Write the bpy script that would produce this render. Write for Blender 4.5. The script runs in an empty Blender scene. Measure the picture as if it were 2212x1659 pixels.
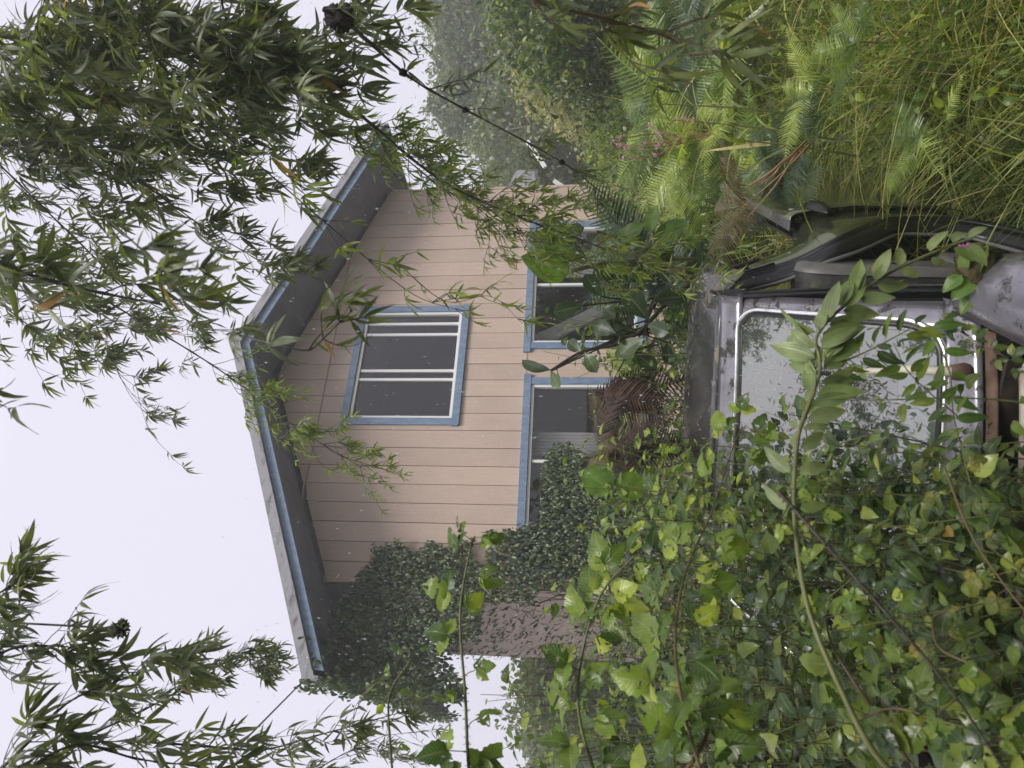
import bpy, math, random
import numpy as np
from mathutils import Vector, Matrix

rng = np.random.default_rng(7)
random.seed(7)
SC = bpy.context.scene
COL = SC.collection
R = math.radians

# ------------------------------------------------------------------ camera (phone held upright, saved sideways)
CAMZ = 1.95
PITCH = R(6.4)
cam_d = bpy.data.cameras.new('camera')
cam = bpy.data.objects.new('camera', cam_d)
COL.objects.link(cam)
cam_d.sensor_width = 36.0
cam_d.lens = 24.9
cam_d.clip_start = 0.05
cam_d.clip_end = 1500
fwd = Vector((0, math.cos(PITCH), math.sin(PITCH)))
cx = Vector((0, math.sin(PITCH), -math.cos(PITCH)))      # picture right = world down
cy = Vector((1, 0, 0))                                   # picture top = world right
m3 = Matrix((cx, cy, -fwd)).transposed()
cam.matrix_world = Matrix.Translation((0, 0, CAMZ)) @ m3.to_4x4()
cam_d.dof.use_dof = True
cam_d.dof.focus_distance = 5.0
cam_d.dof.aperture_fstop = 7.0
SC.camera = cam

# ------------------------------------------------------------------ overcast sky
SUN_EL, SUN_AZ = R(56), R(160)
w = bpy.data.worlds.new('World'); SC.world = w; w.use_nodes = True
nt = w.node_tree; nt.nodes.clear()
o_ = nt.nodes.new('ShaderNodeOutputWorld'); bg = nt.nodes.new('ShaderNodeBackground')
sky = nt.nodes.new('ShaderNodeTexSky'); sky.sky_type = 'NISHITA'; sky.sun_disc = False
sky.sun_elevation = SUN_EL; sky.sun_rotation = SUN_AZ
mix = nt.nodes.new('ShaderNodeMixRGB'); mix.inputs[0].default_value = 0.93
tc = nt.nodes.new('ShaderNodeTexCoord'); sep = nt.nodes.new('ShaderNodeSeparateXYZ')
rp = nt.nodes.new('ShaderNodeValToRGB')
nt.links.new(tc.outputs['Generated'], sep.inputs[0]); nt.links.new(sep.outputs['Z'], rp.inputs[0])
nt.links.new(sky.outputs[0], mix.inputs[1])
k_ = nt.nodes.new('ShaderNodeVectorMath'); k_.operation = 'SCALE'; k_.inputs['Scale'].default_value = 10.0
nt.links.new(rp.outputs[0], k_.inputs[0]); nt.links.new(k_.outputs[0], mix.inputs[2])
rp.color_ramp.elements[0].position = 0.0; rp.color_ramp.elements[0].color = (0.74, 0.72, 0.81, 1)
rp.color_ramp.elements[1].position = 1.0; rp.color_ramp.elements[1].color = (1.45, 1.42, 1.5, 1)
e = rp.color_ramp.elements.new(0.66); e.color = (0.74, 0.715, 0.82, 1)
nt.links.new(mix.outputs[0], bg.inputs[0]); bg.inputs[1].default_value = 0.084
nt.links.new(bg.outputs[0], o_.inputs[0])
sd = bpy.data.lights.new('sun', 'SUN'); sun = bpy.data.objects.new('sun', sd); COL.objects.link(sun)
sd.energy = 2.0; sd.angle = R(24); sd.color = (1.0, 0.96, 0.9)
sdir = Vector((math.sin(SUN_AZ) * math.cos(SUN_EL), math.cos(SUN_AZ) * math.cos(SUN_EL), math.sin(SUN_EL)))
sun.rotation_euler = sdir.to_track_quat('Z', 'Y').to_euler()
vs = SC.view_settings; vs.view_transform = 'Standard'; vs.look = 'None'; vs.gamma = 1.0; vs.exposure = 0.55
vs.use_curve_mapping = False
SC.render.engine = 'CYCLES'
SC.cycles.max_bounces = 8; SC.cycles.transparent_max_bounces = 12; SC.cycles.volume_bounces = 1
SC.cycles.use_denoising = True

# ------------------------------------------------------------------ helpers
F_ = np.array([0, math.cos(PITCH), math.sin(PITCH)]); U_ = np.array([0, -math.sin(PITCH), math.cos(PITCH)]); R_ = np.array([1., 0, 0])
C_ = np.array([0, 0, CAMZ])
def at(X, Y, d):
    """world point at forward distance d seen at photo position X (down), Y (towards world left)"""
    r = F_ + R_ * ((829.5 - Y) / 1530.) + U_ * ((1106 - X) / 1530.)
    return C_ + r * (d / r[1])
def pix(p):
    v = np.asarray(p) - C_; k = v @ F_
    return 1106 - 1530 * (v @ U_) / k, 829.5 - 1530 * (v @ R_) / k

def put(o, parent=None, label=None, cat=None, group=None, kind=None):
    COL.objects.link(o)
    if parent is not None: o.parent = parent
    if label: o['label'] = label
    if cat: o['category'] = cat
    if group: o['group'] = group
    if kind: o['kind'] = kind
    return o
def empty(name, loc, label, cat, group=None, rotz=0.0):
    o = bpy.data.objects.new(name, None); o.empty_display_size = 0.1
    o.location = Vector([float(v) for v in loc]); o.rotation_euler = (0, 0, rotz)
    return put(o, None, label, cat, group)
def mesh_np(name, V, loops, lstart, ltot, mat, uv=None, rnd=None, smooth=True):
    me = bpy.data.meshes.new(name)
    V = np.ascontiguousarray(V, dtype=np.float32)
    me.vertices.add(len(V)); me.vertices.foreach_set('co', V.ravel())
    me.loops.add(len(loops)); me.loops.foreach_set('vertex_index', np.asarray(loops, dtype=np.int32))
    me.polygons.add(len(lstart)); me.polygons.foreach_set('loop_start', np.asarray(lstart, dtype=np.int32))
    me.polygons.foreach_set('loop_total', np.asarray(ltot, dtype=np.int32))
    me.polygons.foreach_set('use_smooth', np.full(len(lstart), bool(smooth)))
    if uv is not None:
        l = me.uv_layers.new(name='UVMap'); l.data.foreach_set('uv', np.ascontiguousarray(uv[np.asarray(loops)], dtype=np.float32).ravel())
    if rnd is not None:
        a = me.attributes.new('rnd', 'FLOAT', 'POINT'); a.data.foreach_set('value', np.asarray(rnd, dtype=np.float32))
    me.update(calc_edges=True)
    if mat: me.materials.append(mat)
    return me
def mesh_py(name, V, Fc, mat, smooth=False, uv=None):
    loops = [i for f in Fc for i in f]; lt = [len(f) for f in Fc]; ls = list(np.cumsum([0] + lt[:-1]))
    return mesh_np(name, np.array(V, float), loops, ls, lt, mat, uv, None, smooth)
class MB:
    """collects boxes, tubes and grids into one mesh"""
    def __init__(s): s.V = []; s.F = []
    def add(s, V, Fc):
        b = len(s.V); s.V += [tuple(map(float, v)) for v in V]; s.F += [[i + b for i in f] for f in Fc]; return s
    def box(s, x0, x1, y0, y1, z0, z1):
        return s.add([(x0,y0,z0),(x1,y0,z0),(x1,y1,z0),(x0,y1,z0),(x0,y0,z1),(x1,y0,z1),(x1,y1,z1),(x0,y1,z1)],
                     [(0,3,2,1),(4,5,6,7),(0,1,5,4),(1,2,6,5),(2,3,7,6),(3,0,4,7)])
    def hexa(s, P):
        return s.add(P, [(0,3,2,1),(4,5,6,7),(0,1,5,4),(1,2,6,5),(2,3,7,6),(3,0,4,7)])
    def bar(s, a, b, wx, wz, up=(0,0,1)):
        a = Vector(a); b = Vector(b); d = (b - a).normalized(); x = d.cross(Vector(up)).normalized() * wx / 2; z = x.cross(d).normalized() * wz / 2
        return s.hexa([a-x-z, a+x-z, b+x-z, b-x-z, a-x+z, a+x+z, b+x+z, b-x+z])
    def tube(s, pts, rad, n=6, flat=1.0):
        V, Fc = tube_vf(pts, rad, n, flat); return s.add(V, Fc)
    def grid(s, G):
        nu, nv = len(G), len(G[0]); V = [p for row in G for p in row]
        return s.add(V, [(i*nv+j, (i+1)*nv+j, (i+1)*nv+j+1, i*nv+j+1) for i in range(nu-1) for j in range(nv-1)])
    def mesh(s, name, mat, smooth=False): return mesh_py(name, s.V, s.F, mat, smooth)
    def obj(s, name, mat, parent=None, smooth=False, solid=0, bevel=0, **k):
        o = bpy.data.objects.new(name, s.mesh(name, mat, smooth))
        if solid:
            m = o.modifiers.new('solid', 'SOLIDIFY'); m.thickness = solid; m.offset = -1
        if bevel:
            m = o.modifiers.new('bevel', 'BEVEL'); m.width = bevel; m.segments = 2; m.limit_method = 'ANGLE'
        return put(o, parent, **k)
def spline(P, n):
    P = np.array(P, float)
    if len(P) == 2:
        t = np.linspace(0, 1, n)[:, None]; return P[0] * (1-t) + P[1] * t
    Q = np.vstack([2*P[0]-P[1], P, 2*P[-1]-P[-2]]); T = np.linspace(0, len(P)-1-1e-6, n); out = []
    for t in T:
        i = int(t); u = t - i; a, b, c, d = Q[i], Q[i+1], Q[i+2], Q[i+3]
        out.append(0.5*((2*b)+(-a+c)*u+(2*a-5*b+4*c-d)*u*u+(-a+3*b-3*c+d)*u**3))
    return np.array(out)
def tube_vf(pts, rad, n=6, flat=1.0, closed=False):
    P = np.asarray(pts, float); m = len(P)
    if np.isscalar(rad): rad = np.full(m, rad)
    T = np.gradient(P, axis=0); T /= np.linalg.norm(T, axis=1)[:, None] + 1e-9
    ref = np.array([0.13, 0.31, 0.94]); V = []
    for i in range(m):
        x = np.cross(T[i], ref); x /= np.linalg.norm(x) + 1e-9; y = np.cross(T[i], x)
        for k in range(n):
            a = 2*math.pi*k/n; V.append(P[i] + rad[i]*(math.cos(a)*x + flat*math.sin(a)*y))
    Fc = [(i*n+k, i*n+(k+1) % n, (i+1)*n+(k+1) % n, (i+1)*n+k) for i in range(m-1) for k in range(n)]
    Fc += [tuple(range(n))[::-1], tuple((m-1)*n+k for k in range(n))]
    return V, Fc
def tubes_np(name, tubes, mat, n=4, rndv=None):
    Vs, L, S, T, b, rn = [], [], [], [], 0, []
    for j, (pts, rad) in enumerate(tubes):
        P = np.asarray(pts, float); m = len(P); r = np.asarray(rad, float) * np.ones(m)
        t = np.gradient(P, axis=0); t /= np.linalg.norm(t, axis=1)[:, None] + 1e-9
        x = np.cross(t, [0.13, 0.31, 0.94]); x /= np.linalg.norm(x, axis=1)[:, None] + 1e-9; y = np.cross(t, x)
        a = 2*np.pi*np.arange(n)/n
        V = P[:, None, :] + r[:, None, None]*(np.cos(a)[None, :, None]*x[:, None, :] + np.sin(a)[None, :, None]*y[:, None, :])
        Vs.append(V.reshape(-1, 3)); i, k = np.meshgrid(np.arange(m-1), np.arange(n), indexing='ij')
        q = np.stack([i*n+k, i*n+(k+1) % n, (i+1)*n+(k+1) % n, (i+1)*n+k], -1).reshape(-1, 4) + b
        L.append(q.ravel()); b += m*n; rn.append(np.full(m*n, rng.random()))
    V = np.concatenate(Vs); L = np.concatenate(L); nf = len(L)//4
    return mesh_np(name, V, L, np.arange(nf)*4, np.full(nf, 4), mat, None, np.concatenate(rn))

# ------------------------------------------------------------------ materials
def newmat(name):
    m = bpy.data.materials.new(name); m.use_nodes = True; m.node_tree.nodes.clear(); return m, m.node_tree
def N(t, typ, **k):
    n = t.nodes.new(typ)
    for a, v in k.items(): setattr(n, a, v)
    return n
def simple(name, col, rough=0.5, metal=0.0, noise=0.0, scale=20.0, col2=None, bump=0.0, spec=0.5, stretch=(1, 1, 1), detail=6, lo=0.35, hi=0.65, rough2=None, transl=0.0):
    m, t = newmat(name); out = N(t, 'ShaderNodeOutputMaterial'); p = N(t, 'ShaderNodeBsdfPrincipled')
    p.inputs['Roughness'].default_value = rough; p.inputs['Metallic'].default_value = metal; p.inputs['Specular IOR Level'].default_value = spec
    p.inputs['Base Color'].default_value = (*col, 1)
    if col2 is not None or bump or noise:
        c = N(t, 'ShaderNodeTexCoord'); mp = N(t, 'ShaderNodeMapping'); mp.inputs['Scale'].default_value = stretch
        ns = N(t, 'ShaderNodeTexNoise'); ns.inputs['Scale'].default_value = scale; ns.inputs['Detail'].default_value = detail
        t.links.new(c.outputs['Object'], mp.inputs[0]); t.links.new(mp.outputs[0], ns.inputs[0])
        r = N(t, 'ShaderNodeValToRGB'); r.color_ramp.elements[0].position = lo; r.color_ramp.elements[1].position = hi
        c2 = col2 if col2 is not None else tuple(v*(1-noise) for v in col)
        r.color_ramp.elements[0].color = (*col, 1); r.color_ramp.elements[1].color = (*c2, 1)
        t.links.new(ns.outputs[0], r.inputs[0]); t.links.new(r.outputs[0], p.inputs['Base Color'])
        if rough2 is not None:
            mr = N(t, 'ShaderNodeMapRange'); mr.inputs[1].default_value = lo; mr.inputs[2].default_value = hi
            mr.inputs[3].default_value = rough; mr.inputs[4].default_value = rough2
            t.links.new(ns.outputs[0], mr.inputs[0]); t.links.new(mr.outputs[0], p.inputs['Roughness'])
        if bump:
            b = N(t, 'ShaderNodeBump'); b.inputs['Strength'].default_value = bump; b.inputs['Distance'].default_value = 0.01
            t.links.new(ns.outputs[0], b.inputs['Height']); t.links.new(b.outputs[0], p.inputs['Normal'])
    if transl:
        tr = N(t, 'ShaderNodeBsdfTranslucent'); tr.inputs[0].default_value = (*col, 1); mx = N(t, 'ShaderNodeMixShader'); mx.inputs[0].default_value = transl
        t.links.new(p.outputs[0], mx.inputs[1]); t.links.new(tr.outputs[0], mx.inputs[2]); t.links.new(mx.outputs[0], out.inputs[0])
    else: t.links.new(p.outputs[0], out.inputs[0])
    return m
def leafmat(name, stops, rough=0.35, transl=0.4, veins=10, vstr=0.35, tint=(1.25, 1.3, 0.6), spec=0.5, bump=0.25, midrib=0.3):
    """stops: list of (pos, colour) over the per-leaf random value"""
    m, t = newmat(name); out = N(t, 'ShaderNodeOutputMaterial'); p = N(t, 'ShaderNodeBsdfPrincipled')
    at_ = N(t, 'ShaderNodeAttribute', attribute_name='rnd'); oi = N(t, 'ShaderNodeObjectInfo')
    ad = N(t, 'ShaderNodeMath', operation='ADD'); fr = N(t, 'ShaderNodeMath', operation='FRACT')
    t.links.new(at_.outputs['Fac'], ad.inputs[0]); t.links.new(oi.outputs['Random'], ad.inputs[1]); t.links.new(ad.outputs[0], fr.inputs[0])
    cr = N(t, 'ShaderNodeValToRGB'); el = cr.color_ramp.elements
    el[0].position = stops[0][0]; el[0].color = (*stops[0][1], 1); el[1].position = stops[-1][0]; el[1].color = (*stops[-1][1], 1)
    for ps, c in stops[1:-1]: q = el.new(ps); q.color = (*c, 1)
    t.links.new(fr.outputs[0], cr.inputs[0])
    uv = N(t, 'ShaderNodeUVMap'); sp = N(t, 'ShaderNodeSeparateXYZ'); t.links.new(uv.outputs[0], sp.inputs[0])
    u0 = N(t, 'ShaderNodeMath', operation='SUBTRACT'); u0.inputs[1].default_value = 0.5; t.links.new(sp.outputs[0], u0.inputs[0])
    ua = N(t, 'ShaderNodeMath', operation='ABSOLUTE'); t.links.new(u0.outputs[0], ua.inputs[0])
    mm = N(t, 'ShaderNodeMath', operation='MULTIPLY_ADD'); mm.inputs[1].default_value = -0.55; t.links.new(ua.outputs[0], mm.inputs[0]); t.links.new(sp.outputs[1], mm.inputs[2])
    ms = N(t, 'ShaderNodeMath', operation='MULTIPLY'); ms.inputs[1].default_value = abs(veins)*2*math.pi*(2 if veins < 0 else 1); t.links.new((ua if veins < 0 else mm).outputs[0], ms.inputs[0])
    sn = N(t, 'ShaderNodeMath', operation='SINE'); t.links.new(ms.outputs[0], sn.inputs[0])
    pw = N(t, 'ShaderNodeMapRange'); pw.inputs[1].default_value = 0.55; pw.inputs[2].default_value = 1.0; t.links.new(sn.outputs[0], pw.inputs[0])
    mr = N(t, 'ShaderNodeMapRange'); mr.inputs[1].default_value = 0.07; mr.inputs[2].default_value = 0.015; t.links.new(ua.outputs[0], mr.inputs[0])
    v1 = N(t, 'ShaderNodeMath', operation='MULTIPLY'); v1.inputs[1].default_value = vstr; t.links.new(pw.outputs[0], v1.inputs[0])
    v2 = N(t, 'ShaderNodeMath', operation='MULTIPLY'); v2.inputs[1].default_value = midrib; t.links.new(mr.outputs[0], v2.inputs[0])
    vv = N(t, 'ShaderNodeMath', operation='MAXIMUM'); t.links.new(v1.outputs[0], vv.inputs[0]); t.links.new(v2.outputs[0], vv.inputs[1])
    tcn = N(t, 'ShaderNodeNewGeometry'); ns = N(t, 'ShaderNodeTexNoise'); ns.inputs['Scale'].default_value = 28; ns.inputs['Detail'].default_value = 3
    t.links.new(tcn.outputs['Position'], ns.inputs[0])
    hs = N(t, 'ShaderNodeHueSaturation'); hs.inputs['Saturation'].default_value = 0.97
    vm = N(t, 'ShaderNodeMapRange'); vm.inputs[1].default_value = 0.3; vm.inputs[2].default_value = 0.7; vm.inputs[3].default_value = 0.7; vm.inputs[4].default_value = 1.35
    t.links.new(ns.outputs[0], vm.inputs[0]); t.links.new(vm.outputs[0], hs.inputs['Value']); t.links.new(cr.outputs[0], hs.inputs['Color'])
    mx = N(t, 'ShaderNodeMixRGB'); mx.inputs[2].default_value = (0.30, 0.34, 0.16, 1); t.links.new(vv.outputs[0], mx.inputs[0]); t.links.new(hs.outputs[0], mx.inputs[1])
    t.links.new(mx.outputs[0], p.inputs['Base Color']); p.inputs['Roughness'].default_value = rough; p.inputs['Specular IOR Level'].default_value = spec
    bp = N(t, 'ShaderNodeBump'); bp.inputs['Strength'].default_value = bump; bp.inputs['Distance'].default_value = 0.004; bp.invert = True
    t.links.new(vv.outputs[0], bp.inputs['Height']); t.links.new(bp.outputs[0], p.inputs['Normal'])
    tr = N(t, 'ShaderNodeBsdfTranslucent'); tm = N(t, 'ShaderNodeMixRGB', blend_type='MULTIPLY'); tm.inputs[0].default_value = 1; tm.inputs[2].default_value = (*[min(v*1.5, 4) for v in tint], 1)
    t.links.new(mx.outputs[0], tm.inputs[1]); t.links.new(tm.outputs[0], tr.inputs[0])
    ms2 = N(t, 'ShaderNodeMixShader'); ms2.inputs[0].default_value = transl
    t.links.new(p.outputs[0], ms2.inputs[1]); t.links.new(tr.outputs[0], ms2.inputs[2]); t.links.new(ms2.outputs[0], out.inputs[0])
    return m
G = lambda r, g, b: (r, g, b)
M = {}
M['bamboo'] = leafmat('bamboo_leaf', [(0, G(.065,.09,.04)), (.5, G(.11,.135,.055)), (.9, G(.17,.195,.065)), (.992, G(.20,.24,.05)), (.995, G(.4,.2,.05)), (1, G(.4,.2,.05))], rough=.38, transl=.35, veins=0, vstr=0, midrib=.25)
M['bamboo_young'] = leafmat('young_bamboo_leaf', [(0, G(.10,.15,.035)), (.6, G(.18,.24,.045)), (.95, G(.30,.35,.06)), (.991, G(.24,.25,.05)), (.995, G(.42,.2,.04)), (1, G(.42,.2,.04))], rough=.35, transl=.4, veins=0, vstr=0, midrib=.25)
M['bramble'] = leafmat('bramble_leaf', [(0, G(.035,.08,.012)), (.4, G(.10,.17,.018)), (.8, G(.20,.28,.025)), (1, G(.36,.41,.04))], rough=.27, transl=.35, veins=9, vstr=.22, bump=.6)
M['bramble_old'] = leafmat('old_bramble_leaf', [(0, G(.05,.08,.015)), (.6, G(.12,.15,.02)), (.85, G(.22,.20,.02)), (1, G(.26,.15,.02))], rough=.4, transl=.35, veins=9, vstr=.1, bump=.5)
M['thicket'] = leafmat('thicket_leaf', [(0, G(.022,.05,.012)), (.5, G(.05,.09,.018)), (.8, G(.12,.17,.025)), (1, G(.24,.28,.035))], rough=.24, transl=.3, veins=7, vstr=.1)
M['undergrowth'] = leafmat('shade_dark_leaf', [(0, G(.012,.022,.008)), (.7, G(.025,.045,.012)), (1, G(.06,.08,.02))], rough=.4, transl=.15, veins=7, vstr=.1)  # leaf colour darkened to stand in for shade deep in the thicket
M['ivy'] = leafmat('ivy_leaf', [(0, G(.03,.05,.025)), (.6, G(.065,.10,.04)), (.9, G(.12,.17,.06)), (1, G(.18,.23,.08))], rough=.35, transl=.2, veins=5, vstr=.1)
M['velvet'] = leafmat('velvet_leaf', [(0, G(.15,.20,.09)), (.5, G(.25,.30,.14)), (1, G(.17,.25,.06))], rough=.38, transl=.3, veins=-3, vstr=.45, midrib=.25, bump=.6, tint=(1.1,1.15,.6))
M['rubber'] = leafmat('thick_leaf', [(0, G(.025,.05,.018)), (.7, G(.04,.075,.022)), (1, G(.07,.11,.03))], rough=.3, transl=.12, veins=6, vstr=.05)
M['bigleaf'] = leafmat('broad_green_leaf', [(0, G(.07,.16,.025)), (1, G(.15,.24,.03))], rough=.35, transl=.45, veins=9, vstr=.2)
M['fern'] = leafmat('fern_green', [(0, G(.05,.09,.02)), (.5, G(.15,.22,.035)), (1, G(.36,.42,.09))], rough=.3, transl=.38, veins=0, vstr=0, midrib=0)
M['fern_dark'] = leafmat('fern_dark_green', [(0, G(.03,.06,.03)), (.6, G(.05,.09,.035)), (1, G(.08,.12,.04))], rough=.4, transl=.3, veins=0, vstr=0, midrib=0)
M['fern_dead'] = leafmat('fern_dead_brown', [(0, G(.035,.02,.015)), (.6, G(.06,.032,.024)), (1, G(.10,.05,.035))], rough=.7, transl=.15, veins=0, vstr=0, midrib=0, tint=(1.2,1,.8))
M['fern_bronze'] = leafmat('fern_bronze', [(0, G(.09,.07,.03)), (.6, G(.14,.11,.04)), (1, G(.16,.15,.05))], rough=.5, transl=.3, veins=0, vstr=0, midrib=0)
M['grass'] = leafmat('grass_blade', [(0, G(.08,.12,.02)), (.35, G(.19,.24,.035)), (.7, G(.34,.37,.07)), (.9, G(.52,.49,.16)), (1, G(.55,.42,.20))], rough=.32, transl=.4, veins=0, vstr=0, midrib=.1)
M['grass_dark'] = leafmat('low_grass_blade', [(0, G(.05,.085,.015)), (.5, G(.12,.17,.03)), (1, G(.34,.36,.09))], rough=.4, transl=.35, veins=0, vstr=0, midrib=0)
M['straw'] = leafmat('dry_straw', [(0, G(.35,.22,.10)), (.6, G(.45,.33,.16)), (1, G(.3,.14,.06))], rough=.5, transl=.3, veins=0, vstr=0, midrib=0, tint=(1.1,1,.8))
M['tree'] = leafmat('tree_leaf', [(0, G(.06,.08,.035)), (.6, G(.12,.15,.06)), (1, G(.2,.23,.09))], rough=.35, transl=.35, veins=0, vstr=0, midrib=0)
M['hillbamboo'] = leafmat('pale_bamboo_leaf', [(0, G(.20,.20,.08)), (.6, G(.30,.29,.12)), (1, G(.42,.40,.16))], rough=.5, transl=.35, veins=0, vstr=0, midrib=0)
M['pink'] = leafmat('pink_petal', [(0, G(.55,.2,.42)), (1, G(.7,.35,.55))], rough=.5, transl=.4, veins=0, vstr=0, midrib=0, tint=(1,1,1))
M['magenta'] = leafmat('magenta_petal', [(0, G(.45,.06,.42)), (1, G(.6,.12,.55))], rough=.5, transl=.4, veins=0, vstr=0, midrib=0, tint=(1,1,1))
M['culm'] = simple('dark_culm', (.035,.03,.025), .5, col2=(.075,.06,.04), scale=30)
M['stem_green'] = simple('green_stem', (.16,.16,.06), .5, col2=(.10,.12,.04), scale=40)
M['stem_red'] = simple('reddish_stem', (.14,.07,.04), .5, col2=(.10,.09,.04), scale=25)
M['stem_dark'] = simple('dark_stem', (.02,.017,.012), .5, col2=(.05,.04,.02), scale=60, bump=.5)
M['bark'] = simple('bark', (.08,.065,.05), .8, col2=(.16,.14,.11), scale=14, bump=.8, stretch=(1,1,.3))
M['soil'] = simple('soil', (.025,.022,.015), .9, col2=(.045,.05,.02), scale=5, bump=.8)
M['clod'] = simple('black_clod', (.012,.011,.01), .9, col2=(.03,.027,.02), scale=60, bump=1)
# house
def siding_mat():
    m, t = newmat('peach_siding'); out = N(t, 'ShaderNodeOutputMaterial'); p = N(t, 'ShaderNodeBsdfPrincipled'); p.inputs['Roughness'].default_value = .75
    c = N(t, 'ShaderNodeTexCoord'); oi = N(t, 'ShaderNodeObjectInfo')
    mp = N(t, 'ShaderNodeMapping'); mp.inputs['Scale'].default_value = (2.2, 2.2, 30); t.links.new(c.outputs['Object'], mp.inputs[0])
    off = N(t, 'ShaderNodeVectorMath', operation='MULTIPLY_ADD'); off.inputs[1].default_value = (1, 1, 1)
    cb = N(t, 'ShaderNodeCombineXYZ'); ml = N(t, 'ShaderNodeMath', operation='MULTIPLY'); ml.inputs[1].default_value = 37
    t.links.new(oi.outputs['Random'], ml.inputs[0]); t.links.new(ml.outputs[0], cb.inputs[0]); t.links.new(ml.outputs[0], cb.inputs[2])
    t.links.new(mp.outputs[0], off.inputs[0]); t.links.new(cb.outputs[0], off.inputs[2])
    n1 = N(t, 'ShaderNodeTexNoise'); n1.inputs['Scale'].default_value = 9; n1.inputs['Detail'].default_value = 5; t.links.new(off.outputs[0], n1.inputs[0])
    mp2 = N(t, 'ShaderNodeMapping'); mp2.inputs['Scale'].default_value = (40, 40, 1.2); t.links.new(c.outputs['Object'], mp2.inputs[0])
    n2 = N(t, 'ShaderNodeTexNoise'); n2.inputs['Scale'].default_value = 2.5; n2.inputs['Detail'].default_value = 4; t.links.new(mp2.outputs[0], n2.inputs[0])
    n3 = N(t, 'ShaderNodeTexNoise'); n3.inputs['Scale'].default_value = 1.3; n3.inputs['Detail'].default_value = 5; t.links.new(c.outputs['Object'], n3.inputs[0])
    r = N(t, 'ShaderNodeValToRGB'); r.color_ramp.elements[0].position = .3; r.color_ramp.elements[0].color = (.43,.335,.275,1); r.color_ramp.elements[1].position = .7; r.color_ramp.elements[1].color = (.66,.515,.425,1)
    a = N(t, 'ShaderNodeMath', operation='MULTIPLY_ADD'); a.inputs[1].default_value = .35; t.links.new(n1.outputs[0], a.inputs[0])
    b = N(t, 'ShaderNodeMath', operation='MULTIPLY'); b.inputs[1].default_value = .3; t.links.new(n2.outputs[0], b.inputs[0]); t.links.new(b.outputs[0], a.inputs[2])
    b2 = N(t, 'ShaderNodeMath', operation='MULTIPLY_ADD'); b2.inputs[1].default_value = .35; t.links.new(n3.outputs[0], b2.inputs[0]); t.links.new(a.outputs[0], b2.inputs[2])
    t.links.new(b2.outputs[0], r.inputs[0]); hv = N(t, 'ShaderNodeHueSaturation'); vr_ = N(t, 'ShaderNodeMapRange'); vr_.inputs[3].default_value = .92; vr_.inputs[4].default_value = 1.06
    t.links.new(oi.outputs['Random'], vr_.inputs[0]); t.links.new(vr_.outputs[0], hv.inputs['Value']); t.links.new(r.outputs[0], hv.inputs['Color']); t.links.new(hv.outputs[0], p.inputs['Base Color'])
    bp = N(t, 'ShaderNodeBump'); bp.inputs['Strength'].default_value = .35; bp.inputs['Distance'].default_value = .01; t.links.new(a.outputs[0], bp.inputs['Height']); t.links.new(bp.outputs[0], p.inputs['Normal'])
    t.links.new(p.outputs[0], out.inputs[0]); return m
M['siding'] = siding_mat()
M['groove'] = simple('groove_wood', (.40,.30,.245), .9)
M['blue'] = simple('blue_trim_paint', (.15,.22,.33), .55, col2=(.24,.31,.41), scale=7, stretch=(3,3,1), bump=.2, lo=.4, hi=.75)
M['vinyl'] = simple('white_vinyl', (.78,.78,.76), .35)
M['drip'] = simple('weathered_grey_fascia', (.30,.30,.32), .6, col2=(.10,.10,.10), scale=6, lo=.5, hi=.72, detail=12, stretch=(1,1,2.5))
M['roof'] = simple('grey_roof', (.18,.18,.19), .6, col2=(.10,.10,.10), scale=8)
M['soffit'] = simple('dark_soffit', (.24,.24,.29), .8, col2=(.17,.17,.21), scale=3)
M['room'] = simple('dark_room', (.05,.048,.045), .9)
M['curtain'] = simple('white_curtain', (.72,.72,.70), .8, transl=.3)
M['cable'] = simple('black_cable', (.03,.03,.035), .5)
def glassmat(name, refl, dust, dustcol, tint=(1,1,1), film=True):
    m, t = newmat(name); out = N(t, 'ShaderNodeOutputMaterial')
    tr = N(t, 'ShaderNodeBsdfTransparent'); tr.inputs[0].default_value = (*tint, 1)
    gl = N(t, 'ShaderNodeBsdfGlossy'); gl.inputs['Roughness'].default_value = .015
    lw = N(t, 'ShaderNodeFresnel'); lw.inputs[0].default_value = 1.5
    mr = N(t, 'ShaderNodeMath', operation='MULTIPLY_ADD'); mr.inputs[1].default_value = .6; mr.inputs[2].default_value = refl; t.links.new(lw.outputs[0], mr.inputs[0]); mr.use_clamp = True
    mx = N(t, 'ShaderNodeMixShader'); t.links.new(mr.outputs[0], mx.inputs[0]); t.links.new(tr.outputs[0], mx.inputs[1]); t.links.new(gl.outputs[0], mx.inputs[2])
    df = N(t, 'ShaderNodeBsdfDiffuse'); df.inputs[0].default_value = (*dustcol, 1)
    c = N(t, 'ShaderNodeTexCoord'); ns = N(t, 'ShaderNodeTexNoise'); ns.inputs['Scale'].default_value = 3.5; ns.inputs['Detail'].default_value = 4; ns.inputs['Roughness'].default_value = .55; t.links.new(c.outputs['Object'], ns.inputs[0])
    rr = N(t, 'ShaderNodeMapRange'); rr.inputs[1].default_value = .42; rr.inputs[2].default_value = .7; rr.inputs[3].default_value = dust*.25; rr.inputs[4].default_value = dust*1.3; t.links.new(ns.outputs[0], rr.inputs[0])
    m2 = N(t, 'ShaderNodeMixShader'); t.links.new(rr.outputs[0], m2.inputs[0]); t.links.new(mx.outputs[0], m2.inputs[1]); t.links.new(df.outputs[0], m2.inputs[2])
    t.links.new(m2.outputs[0], out.inputs[0]); return m
M['pane'] = glassmat('window_pane', .01, .01, (.3,.3,.3))
M['windscreen'] = glassmat('windscreen_glass', .25, .13, (.36,.40,.40), tint=(.42,.48,.47))
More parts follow.
